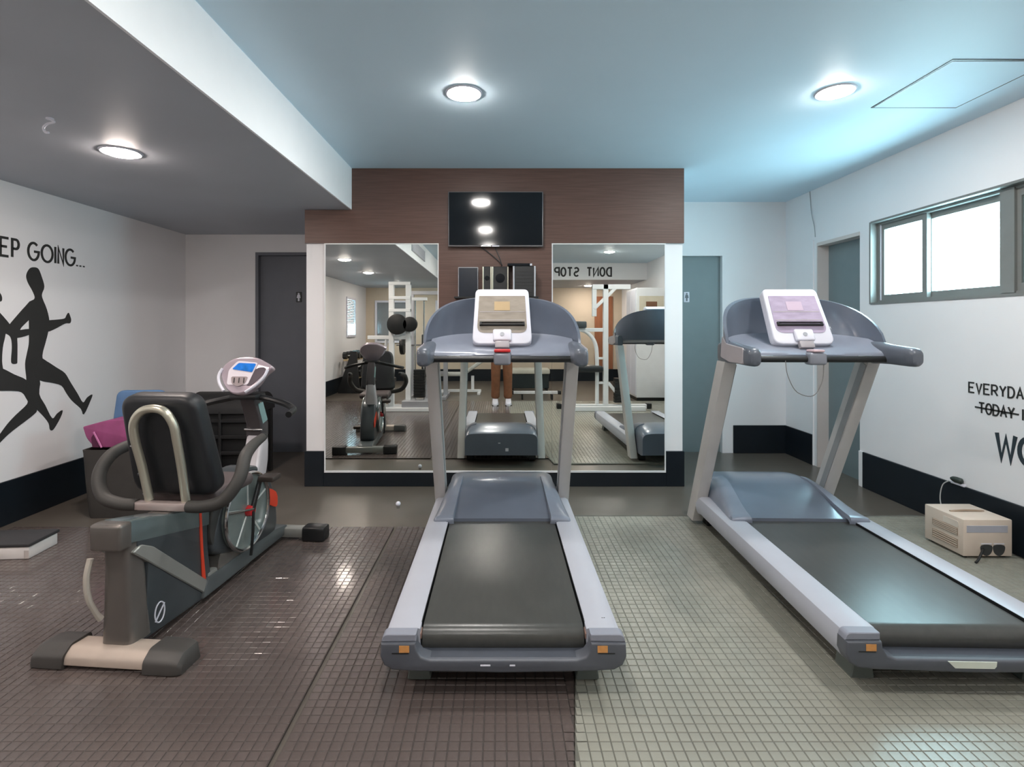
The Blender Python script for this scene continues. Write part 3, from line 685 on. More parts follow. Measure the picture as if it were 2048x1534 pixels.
bn = thing('storage_bin', 'charcoal fabric bin against the left wall holding foam mats', 'bin', (-2.65, 3.78, 0), R(3))
rings = []
for z, k in ((0, .88), (.02, .9), (.25, .96), (.46, 1.0), (.48, 1.01)):
    q = rpoly([(-.26*k, -.2*k), (.26*k, -.2*k), (.26*k, .2*k), (-.26*k, .2*k)], .04, 4); rings.append([(a, b_, z) for a, b_ in q])
for z, k in ((.48, .97), (.40, .95)):
    q = rpoly([(-.26*k, -.2*k), (.26*k, -.2*k), (.26*k, .2*k), (-.26*k, .2*k)], .04, 4); rings.append([(a, b_, z) for a, b_ in q])
B().loft(rings).obj('body', bin_m, bn, 50)
B().beam((-.268, -.05, .40), (-.262, -.05, .12), .006, .05, .002).obj('side_strap', M('strap_grey', C(74, 76, 84), .7), bn)
mg = thing('folded_mat', 'magenta foam mat folded over the charcoal bin', 'mat', (-2.65, 3.80, .484), R(3))
B().prism(rpoly([(-.285, .150), (-.262, .07), (-.205, .002), (.235, .002), (.24, .205), (-.12, .195)], [.01, .03, .03, .03, .04, .05], 4), 'y', -.17, .07, .014, 3).obj('outer_fold', magenta_m, mg, 45)
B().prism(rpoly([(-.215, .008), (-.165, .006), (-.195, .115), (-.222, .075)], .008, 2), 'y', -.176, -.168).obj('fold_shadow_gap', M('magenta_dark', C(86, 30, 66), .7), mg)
B().beam((-.205, -.176, .115), (-.150, -.178, .004), .008, .012, .002).obj('fold_edge', M('magenta_light', C(196, 120, 168), .6), mg)
bl = thing('foam_pad', 'blue foam pad standing behind the magenta mat', 'foam pad', (-2.72, 3.915, .485), R(3))
B().prism(rpoly([(-.215, 0), (.20, 0), (.18, .37), (-.165, .37)], [.02, .02, .06, .05], 5), 'y', -.025, .025, .012, 3).obj('pad', blue_m, bl)

rk = thing('storage_rack', 'black wire storage rack with a rounded cover by the left restroom door', 'rack', (-2.42, 4.62, 0))
rkm = M('rack_dark', C(40, 40, 41), .5, .2, var=.1); rki = M('rack_inside', C(20, 21, 23), .6)
B().box(-.29, .29, -.10, .20, .03, .60, .01, 2).obj('dark_body', rki, rk)
B().loft([[(x_, .05 + .19*math.cos(a), .58 + .17*math.sin(a)) for a in [math.pi*k/14 for k in range(15)]] for x_ in (-.30, .30)]).obj('rounded_cover', rkm, rk, 40)
for z in (.08, .22, .36, .50): B().box(-.30, .30, -.135, -.112, z, z+.03, .004, 1).obj('shelf_bar', rkm, rk)
for x_ in (-.295, -.03, .275): B().box(x_, x_+.022, -.14, -.115, 0, .60, .004, 1).obj('post', rkm, rk)
for x_ in (-.285, .285): B().box(x_-.015, x_+.015, .16, .20, 0, .58, .004, 1).obj('post', rkm, rk)

fs = thing('door_stop', 'small round white door stop on the floor left of the treadmill', 'door stop', (-.75, 3.80, 0))
B().cyl((0, 0, 0), (0, 0, .018), .012, 14).obj('base', chrome, fs); B().sphere((0, 0, .032), .018).obj('knob', white_pl, fs)

hk = thing('ceiling_hook', 'small white curled hook on the lowered grey ceiling', 'hook', (-2.12, 2.43, ZS))
B().cyl((0, 0, 0), (0, 0, -.006), .016, 16).obj('plate', white_pl, hk)
B().tube([(0, 0, -.004), (.02, 0, -.018), (-.01, .0, -.026), (-.03, .0, -.045), (-.022, .0, -.066), (-.005, 0, -.068)], .0055, 8).obj('curl', white_pl, hk)

# ============================================================ WALL GRAPHICS
# stroke letters: polylines in a unit box
def arc(cx, cy, rx, ry, a0, a1, n=12): return [(cx + rx*math.cos(R(a0+(a1-a0)*k/n)), cy + ry*math.sin(R(a0+(a1-a0)*k/n))) for k in range(n+1)]
GL = {
 'K': [[(0,0),(0,1)], [(1,1),(.05,.45)], [(.3,.6),(1,0)]], 'E': [[(1,0),(0,0),(0,1),(1,1)], [(0,.52),(.8,.52)]],
 'P': [[(0,0),(0,1),(.55,1)] + arc(.55,.74,.4,.26,80,-90,8) + [(.05,.48)]], 'G': [arc(.5,.5,.5,.5,48,360,22) + [(.55,.5)]],
 'O': [arc(.5,.5,.5,.5,0,360,24)], 'I': [[(.5,0),(.5,1)]], 'N': [[(0,0),(0,1),(1,0),(1,1)]], 'D': [[(0,0),(0,1),(.4,1)] + arc(.4,.5,.6,.5,85,-90,12) + [(0,0)]],
 'T': [[(0,1),(1,1)], [(.5,1),(.5,0)]], 'S': [arc(.5,.75,.45,.25,30,270,10) + arc(.5,.25,.45,.25,90,-150,10)], 'V': [[(0,1),(.5,0),(1,1)]],
 'R': [[(0,0),(0,1),(.55,1)] + arc(.55,.74,.4,.26,80,-90,8) + [(.05,.48)], [(.45,.48),(1,0)]], 'Y': [[(0,1),(.5,.48),(1,1)], [(.5,.48),(.5,0)]],
 'A': [[(0,0),(.5,1),(1,0)], [(.2,.35),(.8,.35)]], 'W': [[(0,1),(.25,0),(.5,.85),(.75,0),(1,1)]], '.': [[(.5,0),(.5,.09)]], '-': [[(0,.5),(1,.46)]],
}
def ribbon(b, pts, hw, m):
    """flat stroke with 2.5 mm of thickness, built in (u, v) and mapped by m(u, v, depth)"""
    P = [Vector(p) for p in pts]
    closed = (P[0]-P[-1]).length < 1e-6
    if closed: P = P[:-1]
    N = len(P); L, Rr = [], []
    for i in range(N):
        a = P[i-1] if (i > 0 or closed) else None; c = P[(i+1) % N] if (i < N-1 or closed) else None
        d1 = (P[i]-a).normalized() if a is not None else None; d2 = (c-P[i]).normalized() if c is not None else None
        if d1 is None: d1 = d2
        if d2 is None: d2 = d1
        n1 = Vector((-d1.y, d1.x)); n2 = Vector((-d2.y, d2.x)); nn = (n1+n2)
        if nn.length < .3: nn = n1
        nn.normalize(); s = hw / max(.45, nn.dot(n1))
        L.append(P[i] + nn*s); Rr.append(P[i] - nn*s)
    rings = [[m(*L[i], 1), m(*Rr[i], 1), m(*Rr[i], 0), m(*L[i], 0)] for i in range(N)]
    if closed: rings.append(rings[0])
    b.loft(rings, cap=not closed)
def lettering(name, label, letters, mp, hgt, hw, mat, v0):
    t = thing(name, label, 'wall lettering')
    for ch, u0, u1 in letters:
        b = B()
        for pl in GL[ch]:
            ribbon(b, [(u0 + (u1-u0)*p[0], v0 + hgt*p[1]) for p in pl], hw, mp)
        b.obj('strike_line' if ch == '-' else ('dot' if ch == '.' else 'letter'), mat, t, ang=None)
    return t
EL = lambda u, v, d: (XL + .0005 + .0025*d, u, v)
ER = lambda u, v, d: (XR - .0005 - .0025*d, -u, v)
lettering('wall_lettering', 'thin black capitals KEEP GOING with dots on the left wall', [('K', 3.265, 3.325), ('E', 3.355, 3.41), ('E', 3.442, 3.498), ('P', 3.525, 3.575), ('G', 3.645, 3.728), ('O', 3.752, 3.843), ('I', 3.857, 3.877), ('N', 3.893, 3.938), ('G', 3.958, 4.045), ('.', 4.062, 4.07), ('.', 4.094, 4.102), ('.', 4.128, 4.136)], EL, .122, .0085, decal_m, 1.812)
lettering('wall_lettering', 'small black capitals EVERYDAY on the right wall', [(c, -3.332 + i*.0515, -3.332 + i*.0515 + .036) for i, c in enumerate('EVERYDAY')], ER, .062, .0048, decal_m, .914)
lettering('wall_lettering', 'small struck-through capitals TODAY on the right wall', [(c, -3.262 + i*.047, -3.262 + i*.047 + .035) for i, c in enumerate('TODAY')] + [('-', -3.29, -3.012), ('I', -2.998, -2.978)], ER, .064, .0048, decal_m, .792)
lettering('wall_lettering', 'large bold navy capitals WO on the right wall', [('W', -3.145, -3.032), ('O', -3.008, -2.905)], ER, .152, .0125, decal_navy, .538)
EB = lambda u, v, d: (-u, -1.9995 + .003*d, v)
ux = []
x_ = -2.29
for ch in 'DONT STOP':
    if ch != ' ': ux.append((ch, x_, x_+.092))
    x_ += .134
lettering('wall_lettering', 'bold black capitals DONT STOP on the rear beam, reversed in the mirror', ux, EB, .17, .017, decal_m, 2.39)

# running figures cut from black film on the left wall (outlines in wall metres)
def wallpt(cx_, cy_):
    px, py = cx_*.2803, 470 + cy_*.2803
    y = F*(-XL)/(CX-px)
    return (y, H - (py-CY)*y/F)
def silhouette(label, parts):
    t = thing('running_figure', label, 'wall decal')
    for k, (nm, pts) in enumerate(parts):
        q = [wallpt(*p) for p in smooth_poly(pts, 3)]
        b = B(); b.prism(q, 'x', XL+.0004, XL+.003 + .00015*k); b.obj(nm, decal_m, t, ang=None)
    return t
silhouette('black running figure in full stride on the left wall', [
 ('torso', [(240,230),(212,238),(192,268),(186,300),(200,345),(228,395),(246,440),(240,460),(212,480),(205,560),(206,700),(204,780),(190,850),(178,920),(186,1010),(198,1080),(270,1070),(285,1010),(310,960),(300,860),(322,770),(342,690),(350,615),(332,530),(300,450),(298,418),(314,368),(296,300),(272,242)]),
 ('forward_arm', [(335,612),(400,604),(458,596),(472,575),(487,555),(498,578),(505,605),(497,630),(462,632),(395,668),(335,690),(318,650)]),
 ('rear_arm', [(225,470),(180,508),(120,575),(66,640),(58,668),(70,690),(130,690),(150,660),(205,605),(250,560)]),
 ('rear_hand', [(90,690),(118,682),(205,670),(216,690),(206,712),(120,735),(92,720)]),
 ('forward_leg', [(280,880),(330,900),(400,945),(460,985),(500,1050),(550,1130),(590,1195),(620,1160),(657,1138),(640,1190),(596,1280),(576,1240),(510,1180),(470,1125),(437,1075),(370,1055),(280,1036),(240,980)]),
 ('rear_leg', [(195,1040),(280,1035),(277,1135),(320,1215),(370,1308),(405,1275),(443,1250),(430,1300),(380,1386),(355,1388),(346,1345),(310,1295),(262,1245),(215,1190),(190,1110)])])
silhouette('black running figure half hidden at the left picture edge', [
 ('torso', [(-60,385),(-100,395),(-120,430),(-115,480),(-90,530),(-95,580),(-130,620),(-150,700),(-150,820),(-165,900),(-160,1000),(-100,1080),(0,1060),(20,980),(12,900),(18,800),(35,720),(40,640),(0,560),(-30,520),(-15,480),(10,470),(8,430),(-25,390)]),
 ('forward_arm', [(-30,540),(0,558),(70,640),(100,690),(120,735),(121,890),(116,917),(85,917),(78,890),(84,800),(76,735),(50,708),(0,690),(-40,640)]),
 ('forward_leg', [(-60,930),(15,952),(100,995),(190,1038),(250,1130),(262,1240),(240,1280),(150,1350),(60,1420),(-10,1490),(-60,1540),(-90,1520),(-10,1430),(50,1350),(110,1285),(193,1205),(185,1165),(152,1122),(80,1112),(-30,1110),(-110,1080)]),
 ('rear_leg', [(-150,1000),(-60,1050),(-80,1160),(-150,1260),(-250,1330),(-320,1340),(-330,1310),(-250,1270),(-200,1190),(-180,1090)])])

# ============================================================ TELEVISION AND SHELF
tv = thing('television', 'flat black television high on the brown cladding', 'television', (-.036, PY-.03, 2.224))
tv.rotation_euler = (R(.55), 0, 0)
B().box(-.392, .392, -.045, -.012, -.227, .227, .004, 2).obj('bezel', M('tv_bezel', C(120, 118, 120), .3, .5), tv)
B().box(-.384, .384, -.0465, -.044, -.214, .220).obj('screen', black_gl, tv, ang=None)
B().box(-.2, .2, -.012, .0, -.15, .15).obj('wall_bracket', black_pl, tv)
B().box(-.12, -.04, -.047, -.0445, -.2255, -.2165, .001, 1).obj('logo_bar', chrome, tv); B().box(-.03, .03, -.047, -.0445, -.2265, -.2165, .001, 1).obj('logo_bar', white_pl, tv)
WY = PY - .022
sh = thing('wall_shelf', 'thin black wall shelf below the television', 'shelf', (-.03, WY, 1.565))
B().box(-.34, .34, -.17, -.001, 0, .014, .003, 1).obj('board', black_pl, sh)
for x_ in (-.25, .25): B().prism([(-.001, -.06), (-.001, 0), (-.15, 0), (-.012, -.06)], 'x', x_-.006, x_+.006).obj('bracket', chrome, sh, ang=None)
zb = 1.579
p1 = thing('framed_panel', 'small dark panel with a thin pale edge, leftmost on the shelf', 'panel', (-.262, WY-.05, zb))
B().box(-.083, .083, -.012, .012, 0, .248, .003, 1).obj('frame', silver, p1); B().box(-.077, .077, -.0135, -.011, .006, .242).obj('face', M('panel_navy', C(24, 32, 44), .25), p1, ang=None)
for k, (xc, hw_, lab) in enumerate(((-.105, .032, 'narrow black speaker second from the left on the shelf'), (.002, .062, 'wide black speaker with silver edges in the middle of the shelf'))):
    s2 = thing('speaker', lab, 'speaker', (xc, WY-.07, zb), group='speakers on the shelf')
    B().box(-hw_, hw_, -.06, .06, 0, .245, .004, 1).obj('cabinet', black_pl, s2)
    for sx in (-1, 1): B().box(sx*hw_-.005, sx*hw_+.005, -.064, -.05, .004, .243, .001, 1).obj('edge_strip', champagne, s2)
    B().box(-hw_+.008, hw_-.008, -.0625, -.06, .01, .236, .001, 1).obj('grille', M('grille_black', C(30, 31, 32), .5, bump=.3, bscale=600), s2)
    B().cyl((0, -.0625, .15), (0, -.066, .15), hw_*.6, 24).obj('cone', black_gl, s2)
p3 = thing('media_box', 'square black box with silver uprights, rightmost on the shelf', 'media box', (.195, WY-.08, zb))
B().box(-.085, .085, -.07, .07, 0, .247, .004, 1).obj('cabinet', M('cab_black', C(34, 36, 38), .4), p3)
for x_ in (-.085, .085): B().box(x_-.006, x_+.006, -.075, -.055, .002, .246, .001, 1).obj('edge_strip', silver, p3)
for k in range(7): B().box(-.07, .07, -.0715, -.069, .03+k*.028, .036+k*.028).obj('front_rib', black_pl, p3, ang=None)
p4 = thing('disc_player', 'slim black player lying on top of the media box', 'player', (.16, WY-.08, zb+.248))
B().box(-.10, .10, -.06, .06, 0, .022, .003, 1).obj('case', black_gl, p4); B().box(.082, .099, -.0615, -.059, .002, .02, .001, 1).obj('bright_tab', white_pl, p4)
cb = thing('television_cable', 'dark cables hanging from the television to the shelf', 'cable', (-.03, WY-.008, 2.0))
B().tube([(-.14, 0, 0), (-.10, -.002, -.02), (.0, -.01, -.10), (.05, -.03, -.155)], .004, 6).obj('cable', black_pl, cb)
B().tube([(-.01, 0, 0), (.005, -.002, -.04), (.03, -.01, -.10), (.045, -.035, -.16)], .004, 6).obj('cable', black_pl, cb)

# ============================================================ RIGHT SIDE SMALL THINGS
vb = thing('voltage_stabilizer', 'beige metal box with vents on the floor by the right wall', 'power box', (2.785, 3.08, MT))
B().box(-.14, .14, -.135, .135, .012, .222, .006, 2).obj('case', beige_case, vb)
for sx in (-1, 1):
    for sy in (-1, 1): B().cyl((sx*.11, sy*.105, 0), (sx*.11, sy*.105, .014), .014, 12).obj('foot', black_pl, vb)
for z0, z1 in ((.118, .158), (.045, .095)):
    B().prism([(-.10, z0), (.075, z0), (.075, z1), (-.10, z1)], 'x', -.1425, -.139).obj('side_vent', beige_dark, vb, ang=None)
    for k in range(4): B().box(-.1445, -.142, -.095, .07, z0+.004+k*(z1-z0)/4, z0+.004+k*(z1-z0)/4+.003).obj('vent_slat', beige_case, vb, ang=None)
B().prism(rpoly([(-.105, .163), (.0, .163), (.0, .20), (-.105, .20)], .012, 3), 'x', -.142, -.139).obj('side_plate', M('plate_beige', C(222, 212, 200), .5), vb, ang=None)
B().box(-.122, .112, -.137, -.134, .148, .188, .001, 1).obj('front_window', M('window_lilac', C(176, 178, 188), .3), vb)
for x_, s_ in ((-.01, 1), (.062, -1)):
    B().prism(smooth_poly([(x_-.03, .075), (x_+.03, .075), (x_+.028, .035), (x_, .015), (x_-.028, .035)], 3), 'y', -.137, -.134).obj('socket', M('socket_dark', C(70, 72, 74), .3, .3), vb)
    B().box(x_-.03, x_+.03, -.137, -.1345, .082, .087).obj('socket_label', white_pl, vb, ang=None)
B().tube([(-.03, -.137, .055), (-.06, -.165, .055), (-.105, -.19, .02), (-.13, -.20, .007)], .0065, 8).obj('power_cord', black_pl, vb)
B().tube([(-.10, .0, .2235), (-.04, -.002, .229), (.04, -.002, .229), (.10, .0, .2235)], .006, 8).obj('carry_handle', beige_dark, vb)
ou = thing('wall_socket', 'dark plug in a pale socket on top of the skirting', 'socket', (XR-.002, 3.40, .305))
B().box(-.022, 0, -.055, .045, -.012, .004, .003, 1).obj('plate', white_pl, ou)
B().loft([[(-.022 + .018*k*math.cos(a), y_, .022 + .02*k*math.sin(a)) for a in [2*math.pi*j/12 for j in range(12)]] for y_, k in ((-.045, .5), (-.035, .95), (0, 1), (.025, .8), (.04, .4))]).obj('plug', M('plug_green', C(44, 54, 50), .5), ou, 50)
sc = tag(B().tube([(2.985, 3.43, .312), (2.95, 3.44, .28), (2.90, 3.40, .20), (2.84, 3.30, .13), (2.80, 3.235, .12)], .0035, 6).obj('power_cable', M('cable_pale', C(150, 150, 148), .5)), 'thin pale cable from the wall socket to the beige box', 'cable')
wc = tag(B().tube([(XR-.004, 5.04, ZC-.002), (XR-.006, 5.03, 2.60), (XR-.012, 5.0, 2.44), (XR-.006, 4.965, 2.30), (XR-.004, 4.955, 2.2)], .004, 6).obj('wall_cable', M('cable_grey', C(168, 172, 174), .5)), 'thin grey cable hanging from the ceiling beside the narrow door', 'cable')

# ============================================================ WHAT THE MIRRORS SHOW BEHIND THE CAMERA
vt = thing('air_vent', 'long white air vent on the white face of the lowered ceiling', 'vent', (SX, .8, 2.49))
B().box(0, .012, -.62, .62, -.085, .085, .003, 1).obj('frame', silver, vt)
for k in range(6): B().box(.010, .018, -.58, .58, -.068+k*.024, -.056+k*.024, .001, 1).obj('slat', white_pl, vt)

g1 = thing('cable_tower', 'white multi-gym tower with round black pads, in the left mirror', 'gym machine', (-1.60, .35, MT))
B().box(-.50, .52, -.20, .20, 0, .06, .006, 1).obj('base_plate', white_metal, g1)
B().box(.05, .52, -.16, .16, .06, .16, .006, 1).obj('base_box', silver, g1)
for x_ in (-.14, .13): B().box(x_-.04, x_+.04, -.04, .04, .06, 2.05, .004, 1).obj('upright', white_metal, g1)
for z in (2.05, 1.82, 1.62): B().box(-.18, .17, -.045, .045, z-.05, z, .004, 1).obj('cross_beam', white_metal, g1)
B().box(-.52, .17, -.03, .03, 1.13, 1.19, .004, 1).obj('press_arm', white_metal, g1)
B().beam((-.22, 0, 1.13), (-.27, -.05, .78), .045, .03).obj('press_handle', white_metal, g1)
for x_, r_ in ((-.03, .165), (.17, .12)): B().cyl((x_, .05, 1.37), (x_, .13, 1.37), r_, 28, .015).obj('round_pad', black_pl, g1)
for k in range(10): B().box(.22, .40, -.05, .05, .20+k*.045, .24+k*.045, .003, 1).obj('weight_plate', black_pl, g1)
for x_ in (.24, .38): B().cyl((x_, 0, .06), (x_, 0, 1.75), .012, 10).obj('guide_rod', chrome, g1)
B().box(.19, .43, -.04, .04, 1.75, 1.80, .004, 1).obj('top_plate', white_metal, g1)
B().cyl((-.34, .22, .36), (-.34, -.02, .36), .24, 30, .02).obj('black_disc', black_pl, g1)
B().box(-.62, -.12, -.30, -.06, .42, .50, .02, 2).obj('seat_pad', black_vinyl, g1)
for x_ in (-.55, -.2): B().box(x_-.025, x_+.025, -.2, -.15, .06, .42, .003, 1).obj('seat_post', white_metal, g1)

g2 = thing('power_rack', 'tall white rack frame with a curved arm, in the right mirror', 'gym machine', (1.70, .22, MT))
B().box(-.72, .72, -.045, .045, 0, .07, .006, 1).obj('base_beam', white_metal, g2)
B().box(-.55, .60, .20, .28, 0, .07, .006, 1).obj('base_beam', white_metal, g2)
for x_ in (-.74, .72): B().box(x_-.04, x_+.04, -.06, .06, 0, .085, .012, 2).obj('end_cap', black_pl, g2)
B().box(-.02, .06, -.04, .04, .07, 2.02, .004, 1).obj('upright', white_metal, g2)
B().box(-.20, -.13, -.03, .03, 1.5, 2.02, .004, 1).obj('hanger', white_metal, g2)
B().box(-.20, .42, -.04, .04, 1.94, 2.02, .004, 1).obj('top_beam', white_metal, g2)
B().beam((-.17, 0, 1.62), (.18, 0, 1.96), .07, .05).obj('brace', white_metal, g2)
B().beam((.06, 0, .42), (.36, 0, .06), .07, .05).obj('brace', white_metal, g2)
B().tube([(-.62, 0, 1.28), (-.42, 0, 1.29), (-.26, 0, 1.22), (-.15, 0, 1.06), (-.12, 0, .8), (-.12, 0, .07)], .032, 10).obj('curved_arm', white_metal, g2)
B().box(-.60, .0, -.03, .03, 1.25, 1.31, .004, 1).obj('arm_beam', white_metal, g2)
for z in (.4, .8): B().box(-.13, .0, -.025, .025, z, z+.035, .003, 1).obj('rung', white_metal, g2)
B().box(-.68, -.30, -.10, .10, 1.31, 1.42, .02, 2).obj('head_pad', M('pad_grey', C(60, 66, 70), .5), g2)
B().box(-.46, -.04, -.18, .14, .60, .70, .03, 2).obj('seat_pad', black_vinyl, g2)
for k in range(8): B().box(.16, .34, -.06, .06, .10+k*.05, .145+k*.05, .003, 1).obj('weight_plate', black_pl, g2)

lk = thing('locker', 'tall white locker by the right wall, in the right mirror', 'locker', (2.74, -1.05, 0))
B().box(-.27, .27, -.35, .35, .06, 2.05, .006, 1).obj('body', white_metal, lk)
for y0, y1 in ((-.34, -.005), (.005, .34)): B().box(-.285, -.27, y0, y1, .10, 2.02, .003, 1).obj('door', white_pl, lk)
B().box(-.26, .26, -.34, .34, 0, .06).obj('plinth', black_pl, lk)
B().box(-.22, .22, .352, .356, 1.55, 1.9, .001, 1).obj('poster', M('poster_tan', C(204, 196, 176), .6), lk)
B().box(-.10, .10, .356, .359, 1.6, 1.8, .001, 1).obj('poster_picture', M('poster_brown', C(120, 84, 60), .6), lk)

bp = tag(B().box(2.35, 2.80, YF+.001, YF+.03, .3, 2.1, .003, 1).obj('brown_door_panel', M('door_brown', C(150, 96, 66), .5, var=.12, stretch=(6, 1, .5))), 'brown wooden panel on the far wall, in the right mirror', 'panel')

bc = thing('weight_bench', 'white framed bench with a pale pad, mirrored left of the photographer', 'bench', (-.80, -1.75, 0))
B().beam((-.38, 0, .06), (.42, 0, .06), .07, .05).obj('base_beam', white_metal, bc)
for x_ in (-.36, .38): B().box(x_-.03, x_+.03, -.22, .22, 0, .05, .006, 1).obj('foot_bar', white_metal, bc)
B().beam((-.30, 0, .08), (-.30, 0, .36), .06, .05).obj('post', white_metal, bc); B().beam((.25, 0, .08), (.25, 0, .36), .06, .05).obj('post', white_metal, bc)
B().box(-.42, .10, -.13, .13, .36, .43, .02, 2).obj('seat_pad', M('pad_pale', C(186, 188, 182), .5), bc)
B().box(0, .6, -.13, .13, 0, .07, .02, 2, Matrix.Translation((.10, 0, .38)) @ Matrix.Rotation(R(-35), 4, 'Y')).obj('back_pad', MATS['pad_pale'], bc)

lb = thing('bar_stand', 'low white bar with black end caps, mirrored right of the photographer', 'bar stand', (.66, -.95, 0))
B().box(-.42, .42, -.03, .03, .10, .15, .004, 1).obj('bar', white_metal, lb)
for x_ in (-.25, .05, .30): B().box(x_-.015, x_+.015, -.10, .10, 0, .10, .003, 1).obj('leg', black_pl, lb)
for x_ in (-.44, .44): B().box(x_-.03, x_+.03, -.04, .04, .09, .16, .008, 2).obj('end_cap', black_pl, lb)

gb = thing('padded_table', 'dark green padded table with a pale top edge, mirrored far behind', 'table', (.62, -2.35, 0))
B().box(-.42, .42, -.25, .25, .36, .46, .02, 2).obj('top', M('table_cream', C(206, 204, 190), .5), gb); B().box(-.40, .40, -.23, .23, .06, .36, .01, 1).obj('body', M('table_dark', C(32, 42, 44), .5), gb)
for sx in (-1, 1):
    for sy in (-1, 1): B().box(sx*.36-.02, sx*.36+.02, sy*.19-.02, sy*.19+.02, 0, .06).obj('leg', black_pl, gb)

g3 = thing('smith_machine', 'grey second gym frame behind the white tower, in the left mirror', 'gym machine', (-1.35, -1.15, 0))
for x_ in (-.32, .32): B().box(x_-.04, x_+.04, -.04, .04, 0, 1.95, .004, 1).obj('upright', silver, g3)
B().box(-.36, .36, -.04, .04, 1.95, 2.02, .004, 1).obj('top_beam', silver, g3)
for sx in (-1, 1): B().box(sx*.32-.04, sx*.32+.04, -.45, .35, 0, .06, .004, 1).obj('foot_beam', silver, g3)
B().cyl((-.6, .06, 1.0), (.6, .06, 1.0), .014, 12).obj('barbell', chrome, g3)
for sx in (-1, 1): B().cyl((sx*.45, .06, 1.0), (sx*.52, .06, 1.0), .18, 24, .008).obj('weight_plate', black_pl, g3)
B().box(-.14, .14, -.06, .0, .5, 1.2, .02, 2).obj('back_pad', black_vinyl, g3); B().box(-.16, .16, .0, .32, .42, .5, .02, 2).obj('seat_pad', black_vinyl, g3)
B().box(-.36, .36, -.03, .0, .44, .5, .004, 1).obj('cross_beam', silver, g3)
B().box(-.08, .08, .05, .15, 0, .42, .004, 1).obj('seat_post', silver, g3)

dr = thing('dumbbell_rack', 'low dark dumbbell rack along the left wall, in the left mirror', 'rack', (-3.05, -2.4, 0))
for y_ in (-.6, .6): B().prism([(-.22, 0), (.22, 0), (.22, .06), (-.05, .85), (-.15, .85)], 'x', -.02, .02).xf(Matrix.Translation((0, y_, 0)) @ Matrix.Rotation(R(90), 4, 'Z')).obj('side_frame', black_pl, dr)
for z, x_ in ((.32, .07), (.68, -.02)): B().box(x_-.10, x_+.10, -.6, .6, z-.03, z, .004, 1).obj('shelf', M('shelf_tan', C(180, 160, 120), .5), dr)
proto = None
for z, x_ in ((.32, .07), (.68, -.02)):
    for k in range(5):
        loc = (-3.05 + x_, -2.4 - .46 + k*.23, z + .075)
        lab = 'black hexagonal dumbbell on the %s shelf of the dumbbell rack, %s from the window' % ('lower' if z < .5 else 'upper', ('first', 'second', 'third', 'fourth', 'fifth')[k])
        if proto is None:
            proto = thing('dumbbell', lab, 'dumbbell', loc, group='dumbbells on the rack')
            B().cyl((-.10, 0, 0), (.10, 0, 0), .014, 10).obj('grip', chrome, proto)
            for sx in (-1, 1): B().cyl((sx*.06, 0, 0), (sx*.14, 0, 0), .075, 6).obj('head', black_pl, proto, 20)
        else:
            c = proto.copy(); COL.objects.link(c); c.location = loc; c['label'] = lab
            for ch in [o for o in bpy.data.objects if o.parent == proto]:
                d = ch.copy(); COL.objects.link(d); d.parent = c

# ============================================================ THE PHOTOGRAPHER, SEEN ONLY IN THE MIRROR
def skin_mesh(name, joints, edges, mat, parent, sub=2, root=0):
    me = bpy.data.meshes.new(name); me.from_pydata([j[0] for j in joints], edges, [])
    o = bpy.data.objects.new(name, me); COL.objects.link(o); o.parent = parent
    o.modifiers.new('skin', 'SKIN')
    if not me.skin_vertices:
        bm = bmesh.new(); bm.from_mesh(me); bm.verts.layers.skin.verify(); bm.to_mesh(me); bm.free()
    for i, j in enumerate(joints):
        r = j[1]; sv = me.skin_vertices[0].data[i]
        sv.radius = r if isinstance(r, tuple) else (r, r); sv.use_root = (i == root)
    m = o.modifiers.new('sub', 'SUBSURF'); m.levels = sub; m.render_levels = sub
    dg = bpy.context.evaluated_depsgraph_get(); ev = o.evaluated_get(dg)
    me2 = bpy.data.meshes.new_from_object(ev); o.modifiers.clear(); o.data = me2
    me2.shade_smooth(); me2.materials.clear(); me2.materials.append(mat)
    return o
pe = thing('person', 'person in brown trousers and white shoes holding up a phone, mirrored', 'person', (.03, -.24, MT))
J = [((0, -.02, .96), (.13, .09)), ((0, -.03, 1.12), (.12, .085)), ((0, -.04, 1.30), (.14, .095)), ((0, -.05, 1.43), (.11, .075)), ((0, -.045, 1.50), .05), ((0, -.03, 1.56), .052),
     ((0, -.02, 1.62), (.072, .09)), ((0, -.025, 1.70), (.074, .092)), ((0, -.03, 1.745), (.05, .06))]
E = [(i, i+1) for i in range(8)]
for sx in (-1, 1):
    n0 = len(J)
    J += [((sx*.165, -.05, 1.40), .055), ((sx*.215, -.04, 1.24), .045), ((sx*.215, .02, 1.13), .04), ((sx*.14, .12, 1.22), .032), ((sx*.085, .175, 1.285), (.026, .02)), ((sx*.062, .19, 1.325), (.03, .014))]
    E += [(3, n0)] + [(n0+i, n0+i+1) for i in range(5)]
    pl = n0+5
    for k in range(4):
        a = len(J); dz = -.02 + .018*k
        J += [((sx*.055, .205, 1.32+dz), .0085), ((sx*.035, .213, 1.322+dz), .0082), ((sx*.018, .208, 1.323+dz), .007)]
        E += [(pl, a), (a, a+1), (a+1, a+2)]
    a = len(J); J += [((sx*.06, .175, 1.345), .010), ((sx*.045, .165, 1.36), .009), ((sx*.028, .166, 1.365), .008)]; E += [(n0+4, a), (a, a+1), (a+1, a+2)]
    n1 = len(J)
    J += [((sx*.095, -.02, .88), (.085, .085)), ((sx*.10, -.0, .50), .055), ((sx*.105, -.03, .28), .05), ((sx*.105, -.04, .09), .036), ((sx*.112, .06, .04), (.036, .025)), ((sx*.118, .12, .035), (.03, .02))]
    E += [(0, n1)] + [(n1+i, n1+i+1) for i in range(5)]
skin_mesh('body', J, E, skin_m, pe)
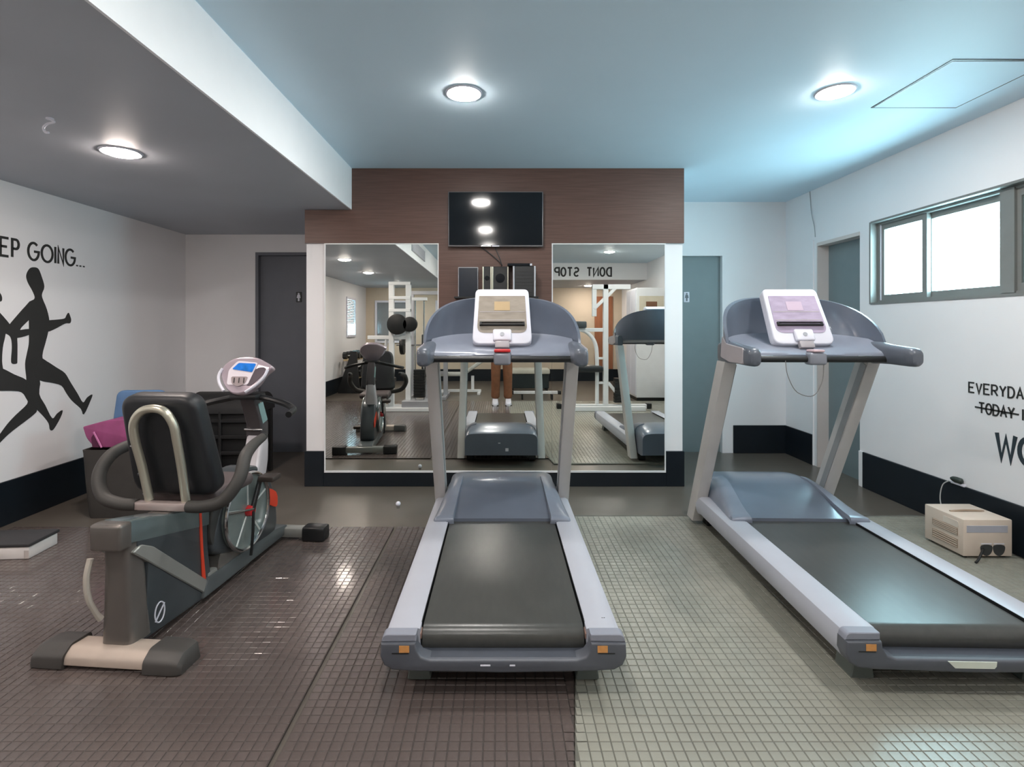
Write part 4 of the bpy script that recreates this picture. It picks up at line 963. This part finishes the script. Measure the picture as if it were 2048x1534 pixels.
TJ = [((0, -.02, .99), (.155, .11)), ((0, -.02, .90), (.15, .115))]; TE = [(0, 1)]
for sx in (-1, 1):
    n1 = len(TJ)
    TJ += [((sx*.098, -.02, .82), (.095, .10)), ((sx*.103, -.0, .50), .086), ((sx*.106, -.03, .28), .080), ((sx*.110, -.035, .075), .082)]
    TE += [(1, n1), (n1, n1+1), (n1+1, n1+2), (n1+2, n1+3)]
skin_mesh('trousers', TJ, TE, trouser_m, pe)
SJ = [((0, -.02, .93), (.165, .12)), ((0, -.03, 1.12), (.145, .105)), ((0, -.04, 1.30), (.16, .112)), ((0, -.05, 1.43), (.12, .085)), ((0, -.048, 1.475), (.065, .065))]; SE = [(0,1),(1,2),(2,3),(3,4)]
for sx in (-1, 1):
    n1 = len(SJ); SJ += [((sx*.17, -.05, 1.40), .068), ((sx*.218, -.042, 1.24), .058)]; SE += [(3, n1), (n1, n1+1)]
skin_mesh('shirt', SJ, SE, shirt_m, pe)
for sx in (-1, 1):
    rings = []
    for y, w_, h in ((-.115, .035, .06), (-.10, .05, .095), (-.03, .052, .105), (.05, .054, .09), (.13, .058, .07), (.185, .05, .058), (.215, .03, .04)):
        q = rpoly([(-w_, 0), (w_, 0), (w_*.85, h), (-w_*.85, h)], .016, 3); rings.append([(sx*.112 + a, y, c_) for a, c_ in q])
    so = B().loft(rings).obj('shoe', white_pl, pe, 60)
    B().box(sx*.112-.058, sx*.112+.058, -.115, .21, 0, .014, .006, 2).obj('sole', M('sole_dark', C(60, 58, 56), .7), so)
hr = B().sphere((0, -.045, 1.70), .098, .92, 1.08, 1.0)
bmesh.ops.delete(hr.bm, geom=[v for v in hr.bm.verts if v.co.y > .01 and v.co.z < 1.73], context='VERTS')
hr.obj('hair', hair_m, pe, 60)
for sx in (-1, 1):
    B().sphere((sx*.03, .068, 1.645), .012).obj('eye', white_pl, pe); B().sphere((sx*.078, -.02, 1.635), .022, .4, .8, 1.3).obj('ear', skin_m, pe)
B().loft([[(x_*k, .066 + d_, z_) for x_, d_ in ((-.012, 0), (0, .022), (.012, 0), (0, -.01))] for z_, k in ((1.655, .5), (1.625, .9), (1.605, 1.2), (1.60, .6))]).obj('nose', skin_m, pe)
B().box(-.022, .022, .068, .076, 1.572, 1.582, .003, 2).obj('mouth', M('lips', C(160, 96, 86), .5), pe)
ph = thing('smartphone', 'black phone held up by the mirrored person', 'phone', (0, -.045, 1.335))
B().box(-.075, .075, -.004, .004, -.036, .036, .003, 2).obj('case', black_pl, ph); B().cyl((.0, .004, .0), (.0, .006, .0), .008, 14).obj('lens', black_gl, ph)
